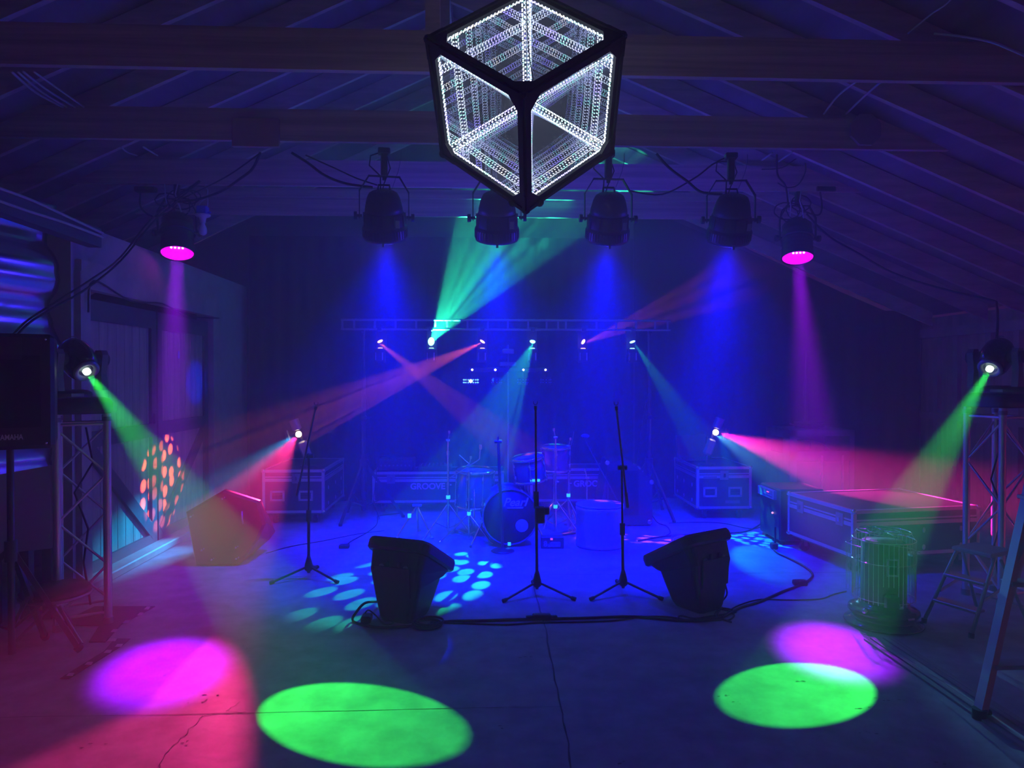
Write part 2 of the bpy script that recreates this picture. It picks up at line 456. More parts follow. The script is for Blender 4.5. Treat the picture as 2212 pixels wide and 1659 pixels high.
# studs, rails and panel boards on the right wall
for y in (7.2, 7.55, 7.9, 8.35, 8.95, 9.35):
    MB().box((HALF_R+.02, y, 1.2), (0.06, 0.09, 2.2)).obj('stud', M_FRAME, wallR)
MB().box((HALF_R-.01, 7.5, 2.28), (0.10, 4.4, 0.12)).obj('top_rail', M_FRAME, wallR)
MB().box((HALF_R+.0, 7.5, 1.15), (0.07, 4.4, 0.09)).obj('middle_rail', M_FRAME, wallR)
MB().bbox((5.75, 7.0, 1.2), (0.10, 0.10, 2.35), 0.006).obj('post', mat('pale_post', (0.55, 0.5, 0.5), 0.55), wallR)
farL = wallobj('wall_left', MB().box((X_L-.05, (YB+YF)/2, 1.25), (0.1, YB-YF, 2.5)), M_DARKW)

# inner board wall with the double barn door (left of the stage)
XW = -3.16
inner = MB()
inner.box((XW-.095, 9.05, 1.45), (0.15, 1.30, 2.9))              # beyond the door
inner.box((XW-.095, 5.64, 1.45), (0.15, 0.08, 2.9))               # before the door
inner.box((XW-.095, 7.04, 2.76), (0.15, 2.73, 0.28))              # above the door
wallI = wallobj('wall_inner', inner, mat('pale_wall_board', (0.42, 0.38, 0.38), 0.7, noise=((5, 5, 5), 0.15, 4)))
MB().box((XW-.10, 5.585, 1.45), (0.2, 0.025, 2.9)).obj('corner_board', mat('corner_board', (0.5, 0.46, 0.46), 0.65), wallI)
# frame
dr = MB()
dr.box((XW-.01, 8.50, 1.26), (0.08, 0.24, 2.52))
dr.box((XW-.01, 5.72, 1.26), (0.08, 0.14, 2.52))
dr.box((XW-.01, 7.11, 2.50), (0.085, 2.9, 0.22))
fr = dr.obj('door_1', M_FRAME, kind='structure')
def leaf(y0, y1, diag_from):
    lf = MB(); n_ = int((y1-y0)/0.135); w = (y1-y0)/n_
    for k in range(n_):
        lf.bbox((XW-.07, y0+w*(k+.5), 1.18), (0.022, w-0.004, 2.26), 0.003)
    l_ = lf.obj('door_leaf', M_PLANK, fr)
    b_ = MB(); X_ = XW-.045
    b_.box((X_, (y0+y1)/2, 1.17), (0.03, y1-y0, 0.13)).box((X_, (y0+y1)/2, 2.24), (0.03, y1-y0, 0.17)).box((X_, (y0+y1)/2, 0.10), (0.03, y1-y0, 0.12))
    b_.box((X_-.001, y0+.05, 1.2), (0.03, 0.10, 2.2)).box((X_-.001, y1-.05, 1.2), (0.03, 0.10, 2.2))
    ya, yb = (y0+.06, y1-.06) if diag_from else (y1-.06, y0+.06)
    b_.bar((X_+.002, ya, 0.16), (X_+.002, yb, 1.12), 0.03, 0.12, (1, 0, 0) if False else (0, 0, 1))
    b_.obj('door_brace', M_DARKW, fr)
leaf(5.80, 7.06, False); leaf(7.09, 8.37, True)
MB().bbox((XW-.02, 7.0, 1.28), (0.02, 0.03, 0.10), 0.004).obj('door_handle', M_BLACKM, fr)
MB().ball((XW-.05, 7.62, 1.92), 0.02, 10, (.4, 1, 2.2)).obj('door_light_spot', mat('painted_blue_light', (0.2, 0.3, 1), 0.4), fr)  # small spot of blue light on the door, put in as colour
MB().bbox((XW+.03, 6.95, 0.035), (0.16, 3.5, 0.07), 0.01).obj('trim_1', M_FRAME, kind='structure')
# grooved sill on the right of the floor
tr = MB()
for k in range(5): tr.box((2.47+0.042*k, 1.2, 0.006+0.004*(k % 2)), (0.034, 6.4, 0.012))
tr.obj('trim_2', mat('weathered_sill', (0.33, 0.31, 0.30), 0.7, noise=((14, 0.8, 4), 0.4, 4)), kind='structure')

# curtain across the back of the stage
def drape(x0, x1, y, z0, z1, amp=0.03, period=0.22, n=8):
    m_ = MB(); cols = int((x1-x0)/period*n); rows = 6; vs = []; ph = random.uniform(0, 6)
    for side in (0, 1):
        for r in range(rows+1):
            z = z0+(z1-z0)*r/rows
            for c in range(cols+1):
                x = x0+(x1-x0)*c/cols
                a = amp*(0.55+0.45*(1-r/rows))
                yy = y+a*math.sin(2*PI*x/period+ph+0.6*math.sin(x*1.7))+0.3*a*math.sin(2*PI*x/period*0.37+z)
                vs.append((x, yy+side*0.006, z))
    W_ = cols+1; fs = []; off = (rows+1)*W_
    for r in range(rows):
        for c in range(cols):
            a = r*W_+c; fs.append((a, a+1, a+1+W_, a+W_)); fs.append((off+a+W_, off+a+W_+1, off+a+1, off+a))
    m_._add(vs, fs, True); return m_
cur = tag(drape(-3.06, 2.05, 9.47, 0.02, 3.55).obj('stage_curtain', M_CLOTH), 'black pleated drape across the back of the stage, wider left part behind the drum kit', 'curtain', 'black stage drapes')
cur2 = tag(drape(2.1, 6.1, 9.55, 0.02, 2.6, 0.028, 0.26).obj('stage_curtain', M_CLOTH), 'black drape closing the right back corner behind the tall cabinet', 'curtain', 'black stage drapes')
m_ = MB(); m_.prism([(2.1, 2.50), (6.1, 2.42), (RIDGE_X+2.4, roof_z(RIDGE_X+2.4)-.02)], 0.01, Matrix.Translation((0, 9.64, 0)) @ Matrix.Rotation(PI/2, 4, 'X'))
m_.obj('upper_cloth', M_CLOTH, cur2)

# haze
hz = bpy.data.materials.new('stage_haze'); hz.use_nodes = True
hn = hz.node_tree; hn.nodes.clear()
vo = hn.nodes.new('ShaderNodeVolumeScatter'); vo.inputs['Color'].default_value = (1, 1, 1, 1)
vo.inputs['Density'].default_value = 0.055; vo.inputs['Anisotropy'].default_value = 0.12
ou = hn.nodes.new('ShaderNodeOutputMaterial'); hn.links.new(vo.outputs[0], ou.inputs['Volume'])
hb = MB().box((-0.3, (YB+YF)/2, 2.6), (13.4, YB-YF+.3, 5.6)).obj('haze', hz)
tag(hb, 'thin bluish stage haze filling the whole room and showing the beams', 'haze', kind='stuff')
# ================================================================== infinity cube
def make_cube():
    a = CUBE_A
    h0 = Vector((-CUBE_C.x, -CUBE_C.y, 0)).normalized()
    h0 = Matrix.Rotation(math.radians(-1.0), 3, 'Z') @ h0
    E = [(Matrix.Rotation(math.radians(120*k), 3, 'Z') @ h0)*0.8165 + Vector((0, 0, 0.57735)) for k in range(3)]
    root = thing('infinity_cube', 'large hanging mirror cube, black frame, rows of white lights inside', 'light', CUBE_L)
    M_F = mat('cube_frame_black', (0.008, 0.008, 0.01), 0.5)
    # panes: a lattice of reflections is seen from outside, the inner side mirrors
    pm = bpy.data.materials.new('one_way_mirror'); pm.use_nodes = True; nt = pm.node_tree; N = nt.nodes; N.clear()
    geo = N.new('ShaderNodeNewGeometry'); mx = N.new('ShaderNodeMixShader'); out = N.new('ShaderNodeOutputMaterial')
    trn = N.new('ShaderNodeBsdfTransparent'); trn.inputs[0].default_value = (0.75, 0.78, 0.8, 1)
    gl = N.new('ShaderNodeBsdfGlossy'); gl.inputs['Roughness'].default_value = 0.0; gl.inputs[0].default_value = (0.80, 0.81, 0.86, 1)
    nt.links.new(geo.outputs['Backfacing'], mx.inputs[0]); nt.links.new(trn.outputs[0], mx.inputs[1]); nt.links.new(gl.outputs[0], mx.inputs[2])
    nt.links.new(mx.outputs[0], out.inputs[0])
    led = bpy.data.materials.new('cube_leds'); led.use_nodes = True; nt = led.node_tree; N = nt.nodes; b = N['Principled BSDF']
    tc = N.new('ShaderNodeTexCoord'); no = N.new('ShaderNodeTexNoise'); no.inputs['Scale'].default_value = 7.0; no.inputs['Detail'].default_value = 1
    rp = N.new('ShaderNodeValToRGB'); e = rp.color_ramp.elements
    e[0].position = 0.30; e[0].color = (0.45, 0.35, 1, 1); e[1].position = 0.72; e[1].color = (1, 0.85, 0.55, 1)
    for (p_, c) in ((0.40, (0.85, 0.85, 1, 1)), (0.50, (0.9, 1, 0.95, 1)), (0.57, (0.25, 1, 0.65, 1)), (0.63, (0.95, 0.95, 1, 1))):
        q = rp.color_ramp.elements.new(p_); q.color = c
    nt.links.new(tc.outputs['Object'], no.inputs[0]); nt.links.new(no.outputs[0], rp.inputs[0])
    nt.links.new(rp.outputs[0], b.inputs['Emission Color']); b.inputs['Emission Strength'].default_value = 8.0
    b.inputs['Base Color'].default_value = (0.5, 0.5, 0.5, 1)
    led.cycles.emission_sampling = 'NONE'
    def P(i, j, k): return (E[0]*i+E[1]*j+E[2]*k)*a
    # frame bars and light strips
    W_ = 0.050
    for ax in range(3):
        u, v = (ax+1) % 3, (ax+2) % 3
        for bu in (0, 1):
            for bv in (0, 1):
                s_ = [0, 0, 0]; s_[u] = bu; s_[v] = bv; t_ = list(s_); t_[ax] = 1
                iu = E[u]*(1 if bu == 0 else -1); iv = E[v]*(1 if bv == 0 else -1)
                p0 = P(*s_); p1 = P(*t_)
                # L-shaped bar: two thin strips, one in each face
                mb = MB()
                for (A, B) in ((iu, iv), (iv, iu)):
                    c0 = p0 + A*(W_/2-.024) - B*0.006; c1 = p1 + A*(W_/2-.024) - B*0.006
                    mb.bar(c0, c1, W_, 0.016, B)
                mb.obj('frame_bar', M_F, root)
                nled = 25
                for (A, B) in ((iu, iv), (iv, iu)):
                    ld = MB()
                    for k in range(nled):
                        t = (k+.5)/nled
                        if t < .06 or t > .94: continue
                        q = p0.lerp(p1, t)
                        c = q+A*0.022+B*0.011
                        r = 0.0049
                        ld._add([c+E[0]*r, c-E[0]*r, c+E[1]*r, c-E[1]*r, c+E[2]*r, c-E[2]*r],
                                [(0, 2, 4), (2, 1, 4), (1, 3, 4), (3, 0, 4), (2, 0, 5), (1, 2, 5), (3, 1, 5), (0, 3, 5)])
                    ld.obj('light_strip', led, root)
    # corner blocks
    for i in (0, 1):
        for j in (0, 1):
            for k in (0, 1):
                c = P(i, j, k); mb = MB()
                R = Matrix((E[0], E[1], E[2])).transposed().to_4x4()
                sg = [1 if b_ == 0 else -1 for b_ in (i, j, k)]
                off = (E[0]*sg[0]+E[1]*sg[1]+E[2]*sg[2])*0.036
                # three gusset plates in the faces
                for ax in range(3):
                    u, v = (ax+1) % 3, (ax+2) % 3
                    U = E[u]*sg[u]; V = E[v]*sg[v]; Nn = E[ax]*sg[ax]
                    poly = [(0, 0), (0.105, 0), (0.105, 0.04), (0.04, 0.105), (0, 0.105)]
                    vs = [c+U*(p[0]-.024)+V*(p[1]-.024)-Nn*0.018 for p in poly]+[c+U*(p[0]-.024)+V*(p[1]-.024)+Nn*0.002 for p in poly]
                    n_ = 5; mb._add(vs, [tuple(range(n_)), tuple(range(n_, 2*n_))[::-1]]+[(q, (q+1) % n_, n_+(q+1) % n_, n_+q)[::-1] for q in range(n_)])
                mb.obj('corner_bracket', M_F, root)
                if (i, j, k) != (0, 0, 0) and not (i and j and k):
                    # small knobs on the outside of the brackets
                    kb = MB()
                    o_ = -(E[0]*sg[0]+E[1]*sg[1]+E[2]*sg[2]).normalized()
                    kb.cyl(c+o_*0.0, c+o_*0.035, 0.014, 0.012, 10); kb.obj('knob', M_F, root)
    for s_ in (E[1]-E[0], E[2]-E[0], E[0]*-1-E[1]*0):
        pass
    kb = MB()
    for q in (E[1], E[2]):
        kb.ball(q*0.09+Vector((0, 0, -.025)), 0.022, 10)
    kb.obj('bottom_bolts', M_F, root)
    # panes
    RB = {(0, 0): 1.0, (0, 1): -.6, (1, 0): .8, (1, 1): .5, (2, 0): -.9, (2, 1): .7}
    for ax in range(3):
        u, v = (ax+1) % 3, (ax+2) % 3
        for s_ in (0, 1):
            q = []
            for (i, j) in ((0, 0), (1, 0), (1, 1), (0, 1)):
                t = [0, 0, 0]; t[ax] = s_; t[u] = i; t[v] = j
                inn = (E[u]*(1 if i == 0 else -1)+E[v]*(1 if j == 0 else -1))*0.0005 + E[ax]*(1 if s_ == 0 else -1)*0.0035
                q.append(P(*t)+inn)
            nrm = (q[1]-q[0]).cross(q[2]-q[1]); outw = E[ax]*(1 if s_ else -1)
            if nrm.dot(outw) < 0: q = q[::-1]
            nG = 12; g_ = []
            for jj in range(nG+1):
                for ii in range(nG+1):
                    s1, s2 = ii/nG, jj/nG
                    base_ = q[0].lerp(q[1], s1).lerp(q[3].lerp(q[2], s1), s2)
                    g_.append(base_ + outw*(0.0006*16*s1*(1-s1)*s2*(1-s2)*RB[(ax, s_)]))
            MB()._add(g_, [(r*(nG+1)+c, r*(nG+1)+c+1, (r+1)*(nG+1)+c+1, (r+1)*(nG+1)+c) for r in range(nG) for c in range(nG)], True).obj('mirror_pane', pm, root)
    # eye bolt and wire up to the roof
    top = P(1, 1, 1)
    tieY = Y_TIE[0]-1.32
    MB().tube([top, top+Vector((0, 0, .1)), Vector((0, 0, roof_z(0.2)-CUBE_L.z+.1))], 0.004, 6).obj('hanging_wire', M_CHROME, root)
    # hook and cable seen in front of the near corner
    A = P(1, 0, 0)
    MB().tube([A+Vector((0, 0, .01)), A+Vector((.02, 0, .03)), A+Vector((.035, -.01, .06)), A+Vector((.02, .03, .2)), top], 0.0022, 6).obj('power_cable', M_RUBBER, root)
make_cube()
# ================================================================== lamps
def glow(name, col, st): return mat(name, (0.1, 0.1, 0.1), 0.3, emis=(col, st))
M_GB = glow('blue_lens', (0.0, 0.02, 1.0), 1.0)
M_GM = glow('magenta_lens', (1.0, 0.0, 1.0), 1.6)
M_GG = glow('green_white_lens', (0.75, 1.0, 0.85), 3.0)
M_GT = glow('teal_lens', (0.35, 1.0, 0.75), 4.0)
M_GO = glow('orange_lens', (1.0, 0.55, 0.42), 3.0)
M_GW = glow('white_lens', (1.0, 0.9, 0.85), 6.0)

def yoke(mb_parent, c, wid, top, r=0.012, drop=0.0, th=0.032):
    """U bracket round a lamp: c = pivot centre, top = height of the crossbar above it"""
    x, y, z = c; h = wid/2
    pts = [(x-h, y, z-.02), (x-h, y, z+top*.62), (x-h*.62, y, z+top), (x+h*.62, y, z+top), (x+h, y, z+top*.62), (x+h, y, z-.02)]
    m_ = MB()
    for a, b in zip(pts[:-1], pts[1:]): m_.bar(a, b, 0.008 if abs(a[0]-b[0]) < 1e-6 else th, th if abs(a[0]-b[0]) < 1e-6 else .008, (0, 1, 0) if abs(a[0]-b[0]) < 1e-6 else (0, 0, 1))
    for a in pts[1:-1]: m_.cyl((a[0], a[1]-th/2, a[2]), (a[0], a[1]+th/2, a[2]), 0.006, n=8)
    yk = m_.obj('yoke', M_BLACKM, mb_parent)
    for s_ in (-1, 1):
        MB().cyl((x+s_*(h-.02), y, z), (x+s_*(h+.035), y, z), 0.012, n=8).cyl((x+s_*(h+.02), y, z), (x+s_*(h+.045), y, z), 0.033, n=9).obj('tilt_knob', M_BLACK, yk)

def blue_can(x, y, tgt, label, roll=0.0):
    zt = Z_TIE
    root = thing('stage_lamp', label, 'stage light', (x, y, zt-.645), group=None)
    root.rotation_euler = (0, 0, roll)
    d = Vector((tgt[0]-x, tgt[1]-y, -2.9)).normalized()
    d = Matrix.Rotation(-roll, 3, 'Z') @ d
    M = Matrix.Translation((0, 0, 0.06)) @ Matrix.Rotation(0, 4, 'X')
    q = d.to_track_quat('-Z', 'Y').to_matrix().to_4x4()
    M = Matrix.Translation((0, 0, 0.10)) @ q
    # head: back dome, ribbed barrel, front ring (front is -Z)
    b = MB(M); b.lathe([(0.0, .205), (.09, .205), (.115, .19), (.135, .15), (.152, .08), (.158, .03)], n=32).obj('back_cover', M_BLACK, root)
    b = MB(M); b.lathe([(.154, .045), (.165, .03), (.172, -.06), (.174, -.075), (.182, -.08), (.182, -.165), (.176, -.185), (.16, -.19), (.155, -.12)], n=40)
    for k in range(44):
        a = 2*PI*k/44; r = .1835
        b.box((0, 0, 0), (0.006, 0.012, 0.066), Matrix.Rotation(a, 4, 'Z') @ Matrix.Translation((r, 0, -.125)))
    for k in range(11):
        a = 2*PI*(k+.3)/11
        b.box((0, 0, 0), (0.010, 0.006, 0.10), Matrix.Rotation(a, 4, 'Z') @ Matrix.Translation((.171, 0, -.02)))
    brl = b.obj('barrel', M_BLACK, root)
    MB(M).lathe([(0, -.150), (.156, -.152), (.156, -.158), (0, -.160)], n=32).obj('lens', M_GB, brl)
    # rear handle and safety lug
    MB(M).tube([(-.05, .06, .195), (-.045, .10, .235), (.045, .10, .235), (.05, .06, .195)], .009, 7).obj('handle', M_BLACK, root)
    b = MB(M)
    for k in range(4): b.ball((-.045+.03*k, -.03, .207), .004, 8)
    b.obj('button', M_GREY, root)
    MB(M).box((0, -.186, -.185), (.02, .012, .035)).obj('catch', M_BLACK, brl)
    MB(M).box((.10, -.135, -.03), (.075, .004, .06), Matrix.Identity(4)).obj('rating_label', M_GREY, brl)
    yoke(root, (0, 0, .10), .40, .33)
    top = .66
    MB().bbox((0, 0, .53), (.055, .06, .20), .008).bbox((0, 0, .635), (.10, .075, .05), .008).cyl((0, 0, .40), (0, 0, .44), .016, n=10).obj('clamp', M_BLACKM, root)
    MB().tube([(.14, .02, .655), (.135, .0, .58), (.12, .02, .50), (.06, .06, .33)], .0025, 6).obj('safety_cable', M_GREY, root)
    MB().tube([(-.02, .03, .64), (-.11, .02, .60), (-.12, .02, .52), (-.03, .03, .44), (-.03, .05, .32)], .006, 6).tube([(.02, .03, .62), (.05, .0, .5), (-.0, .02, .38), (-.02, .05, .3)], .005, 6).obj('power_cable', M_RUBBER, root)
    return root
labs = ['black stage lamp lighting blue, left-hand end of the row over the stage front',
        'black stage lamp half hidden behind the bottom corner of the mirror cube',
        'black stage lamp lighting blue just right of the mirror cube',
        'black stage lamp lighting blue beside the slim magenta lamp on the right']
grp = 'big black lamps hung over the stage front'
for i, ((x, y), (lp, tg)) in enumerate(zip(BLUE_CANS, BLUE_LENS)):
    o = blue_can(x, y, tg, labs[i], [0.15, -.1, 0.05, -.1][i]); o['group'] = grp

def slim_can(p, t, label, pxtop):
    root = thing('par_can', label, 'stage light', p, group='slim cans glowing magenta')
    d = (Vector(t)-Vector(p)).normalized(); d = Vector((d.x*.35, d.y*.35, d.z)).normalized()
    M = d.to_track_quat('-Z', 'Y').to_matrix().to_4x4()
    R = .155
    prof = [(0, .44), (.07, .44), (.10, .42), (R*.93, .37), (R*.93, .30)]
    z = .30
    while z > 0.04:
        prof += [(R*.95, z), (R*.98, z-.012), (R*.95, z-.024)]; z -= .045
    prof += [(R, .02), (R*1.03, .0), (R*.98, -.004), (R*.95, .02)]
    MB(M).lathe(prof, n=36).obj('housing', M_BLACKM, root)
    MB(M).lathe([(0, .014), (R*.94, .012), (R*.94, .008), (0, .008)], n=32).obj('lens', M_GM, root)
    b = MB(M)
    for k in range(4): b.ball((-.05+.033*k, R*.70, .004), .010, 8)
    b.obj('led', M_GW, root)
    MB(M).lathe([(R*1.0, .235), (R*1.06, .23), (R*1.06, .215), (R*1.0, .21)], n=32).obj('band', M_BLACKM, root)
    yoke(root, (0, 0, .20), .37, .33, th=.03)
    hz_ = Z_TIE-p[2]
    MB().bbox((0, 0, hz_-.06), (.05, .05, .12), .006).bar((0, 0, .52), (0, 0, hz_-.1), .03, .02, (0, 1, 0)).obj('clamp', M_BLACKM, root)
    MB().tube([(.02, -.03, hz_-.0), (.0, -.04, hz_-.1), (.03, -.04, .48), (.05, -.02, .40)], .007, 7).tube([(-.11, -.02, hz_), (-.09, -.04, hz_-.15), (-.08, 0, .42)], .006, 6).obj('cable_tie', M_BONE, root)
    loops = []
    rr = random.Random(5 if p[0] < 0 else 9)
    m_ = MB()
    for k in range(4):
        cx, cz = rr.uniform(-.12, .12), hz_-.16+rr.uniform(-.06, .06); R1, R2 = rr.uniform(.08, .16), rr.uniform(.05, .10)
        m_.tube([(cx+R1*math.cos(q*PI/10), .04+rr.uniform(-.01, .01), cz+R2*math.sin(q*PI/10)) for q in range(20)], .006, 6, closed=True)
    m_.obj('power_cable', M_RUBBER, root)
    return root
slim_can(MAG_CANS[0][0], MAG_CANS[0][1], 'slim black can glowing magenta beside the bare bulb above the barn door', 0)
slim_can(MAG_CANS[1][0], MAG_CANS[1][1], 'slim black can glowing magenta at the right, tied up with white wire', 0)

# bare bulb in a blue box hanging on white wires
bp = W(438, 470, 6.95)
rt = thing('bare_bulb', 'white bare light bulb under a blue wiring box hanging from the rafter tie', 'light bulb', bp)
M_BOX = mat('blue_box', (0.03, 0.08, 0.7), 0.5)
MB().bbox((0, 0, .07), (.10, .08, .08), .01).bbox((.062, 0, .05), (.03, .02, .012), .003).obj('wiring_box', M_BOX, rt)
MB().lathe([(0, .03), (.07, .03), (.073, .02), (.06, .008), (.035, 0), (.028, -.02), (.026, -.05), (0, -.05)], n=24).obj('lamp_holder', M_WHITE, rt)
MB().lathe([(.018, -.045), (.022, -.07), (.036, -.10), (.040, -.125), (.036, -.150), (.022, -.168), (0.0001, -.173)], n=20).obj('bulb', mat('bulb_glass', (0.75, 0.75, 0.8), 0.25), rt)
h_ = Z_TIE-bp.z
MB().tube([(-.04, 0, .11), (-.02, 0, .15), (.04, 0, .20), (.05, 0, .26), (0, .05, h_)], .006, 6).tube([(.045, 0, .11), (.05, 0, .16), (.045, 0, .22)], .006, 6).tube([(-.07, 0, .03), (-.12, 0, .045), (-.14, 0, .05)], .005, 6).obj('wire', M_BONE, rt)

# moving heads on the towers
def moving_head(p, t, base_z, label, face):
    d = (Vector(t)-Vector(p)).normalized(); dh = Vector((d.x, d.y, 0)).normalized()
    bx0 = Vector((p[0], p[1], base_z))-dh*.24
    root = thing('moving_head', label, 'stage light', bx0, group='moving heads on the truss towers')
    lens = Vector(p)-bx0
    pan = math.atan2(d.x, -d.y)
    R = Matrix.Rotation(pan, 4, 'Z')
    # base
    mb = MB(R); mb.lathe([(0.0, 0), (.15, 0), (.16, .015), (.155, .035), (.13, .05), (.10, .055), (0, .056)], n=28, sx=1.0, sy=.8).obj('base', M_BLACK, root)
    MB(R).box((0, -.128, .02), (.08, .006, .02)).obj('display', M_GREY, root)
    # head centre sits behind the lens
    D = d; hc = lens - D*.112
    Rt = Matrix.Rotation(pan, 4, 'Z')
    for s_ in (-1, 1):
        arm = MB(Matrix.Translation((hc.x, hc.y, 0)) @ Rt)
        x_ = s_*.14; zc = hc.z+.02
        poly = [(-.045, .05), (.05, .05), (.038, .12), (.025, .18), (.03, zc), (.045, zc+.03), (.03, zc+.06), (-.03, zc+.06), (-.05, zc+.03), (-.04, zc-.03), (-.03, .16)]
        T = Matrix.Translation((x_-.02, 0, 0)) @ Matrix(((0, 0, 1, 0), (1, 0, 0, 0), (0, 1, 0, 0), (0, 0, 0, 1)))
        arm.prism(poly, .04, T)
        arm.obj('yoke_arm', mat('grey_plastic', (0.16, 0.16, 0.19), 0.45), root)
        MB(Matrix.Translation((hc.x, hc.y, 0)) @ Rt).cyl((s_*.09, 0, zc), (s_*.175, 0, zc), .042, n=18).obj('pivot', M_BLACK, root)
    M = Matrix.Translation(hc) @ D.to_track_quat('-Z', 'Y').to_matrix().to_4x4() @ Matrix.Scale(.86, 4)
    MB(M).lathe([(0.001, .21), (.05, .205), (.09, .17), (.118, .11), (.125, .03), (.118, -.04), (.10, -.085), (.085, -.10), (.075, -.10)], n=30, sx=.92, sy=1.08).obj('head_shell', mat('gloss_black', (0.012, 0.012, 0.016), 0.18, coat=0.5), root)
    MB(M).lathe([(.052, -.085), (.088, -.098), (.092, -.112), (.075, -.122), (.058, -.11), (.05, -.10)], n=28).obj('front_ring', mat('grey_ring', (0.3, 0.3, 0.34), 0.3, 0.5), root)
    MB(M).lathe([(0, -.075), (.054, -.085), (.054, -.095), (0, -.090)], n=24).obj('front_plate', M_BLACK, root)
    MB(M).lathe([(.026, -.09), (.028, -.112), (.026, -.126), (0.0001, -.129)], n=20).obj('lens', M_GG, root)
    b = MB(M)
    for k in range(5):
        a = PI/2+(k-2)*.27
        b.box((.113*math.cos(a)*.92, .113*math.sin(a)*1.08, .09), (.012, .006, .004))
    b.obj('vent_slot', M_CHROME, root); b = MB(M)
    for k in range(15):
        a = PI/2+(k-7)*.09
        b.box((.05*math.cos(a), .05*math.sin(a)+.05, .185), (.004, .004, .004))
    b.obj('vent_slot', M_CHROME, root)
    return root

def tower(c, rz, h, label):
    """square box truss standing on end"""
    root = thing('truss_tower', label, 'truss', (c[0], c[1], 0), rz, group='upright box truss towers')
    s_ = .145; r = .025
    cor = [(-s_, -s_), (s_, -s_), (s_, s_), (-s_, s_)]
    for (x, y) in cor:
        MB().cyl((x, y, .03), (x, y, h), r, n=16).obj('upright', M_ALU, root)
        MB().cyl((x, y, 0), (x, y, .045), .032, n=14).obj('coupler', M_GREY, root); MB().cyl((x, y, h-.05), (x, y, h-.02), .030, n=14).obj('coupler', M_GREY, root)
    n_ = 4; z0, z1 = .10, h-.10; st = (z1-z0)/n_
    for k in range(4):
        a, b = cor[k], cor[(k+1) % 4]
        for j in range(n_):
            p0, p1 = (a, b) if (j+k) % 2 == 0 else (b, a)
            za, zb = z0+j*st, z0+(j+1)*st
            MB().cyl((p0[0], p0[1], za), (p1[0], p1[1], zb), .0085, n=8).obj('diagonal', M_ALU, root)
        for z in (z0-.02, z1+.03):
            MB().cyl((a[0], a[1], z), (b[0], b[1], z), .010, n=8).obj('crossbar', M_ALU, root)
    # black rounded top cover
    R_ = []
    for (w, z) in ((.175, h), (.185, h+.01), (.185, h+.07), (.165, h+.10), (.12, h+.11)):
        ring = []
        for k in range(24):
            a = 2*PI*k/24; e = 4.0
            cx = math.copysign(abs(math.cos(a))**(2/e), math.cos(a)); sy = math.copysign(abs(math.sin(a))**(2/e), math.sin(a))
            ring.append((w*cx, w*sy, z))
        R_.append(ring)
    MB().loft(R_, True).obj('top_cover', M_BLACK, root)
    MB().tube([(.02, .02, h-.1), (.06, .05, h-.35), (-.05, .02, h-.55), (.03, -.02, h-.8), (.0, .03, .4), (.04, .02, .1)], .007, 6).obj('cable', M_RUBBER, root)
    return root
ht = 1.44
tL_ = W(178, 900, 4.98); tR_ = W(2158, 900, 5.18)
tower((tL_.x, tL_.y), math.radians(28), ht, 'aluminium truss tower in front of the barn door, carrying the green moving head')
tower((tR_.x, tR_.y), math.radians(14), ht+.02, 'aluminium truss tower behind the step stool at the right')
moving_head(HEADS[0][0], HEADS[0][1], ht+.113, 'black moving head throwing green light, on the tower by the barn door', .12)
moving_head(HEADS[1][0], HEADS[1][1], ht+.133, 'black moving head throwing green light, on the tower behind the step stool', -.05)

# ---- truss on two stands at the back with six mirror scanners
def LN(x): return (x-1040)/FPX*Y_SC
zt_, zb_ = 1.7+(811-692)/FPX*Y_SC, 1.7+(811-712)/FPX*Y_SC
tr = thing('lighting_truss', 'long flat aluminium ladder truss across the back, above the drum kit', 'truss', (0, 0, 0))
xa, xb = LN(740), LN(1452)
MB().cyl((xa, Y_SC, zt_), (xb, Y_SC, zt_), .013, n=10).obj('top_chord', mat('dull_truss_metal', (0.30, 0.30, 0.33), 0.5, 0.6), tr)
MB().cyl((xa, Y_SC, zb_), (xb, Y_SC, zb_), .013, n=10).obj('bottom_chord', MATS['dull_truss_metal'], tr)
for px in [743, 768, 812, 856, 900, 941, 966, 1010, 1054, 1097, 1141, 1181, 1206, 1223, 1290, 1333, 1376, 1418, 1446]:
    MB().bar((LN(px), Y_SC, zb_), (LN(px), Y_SC, zt_), .022, .012, (0, 1, 0)).obj('rung', MATS['dull_truss_metal'], tr)
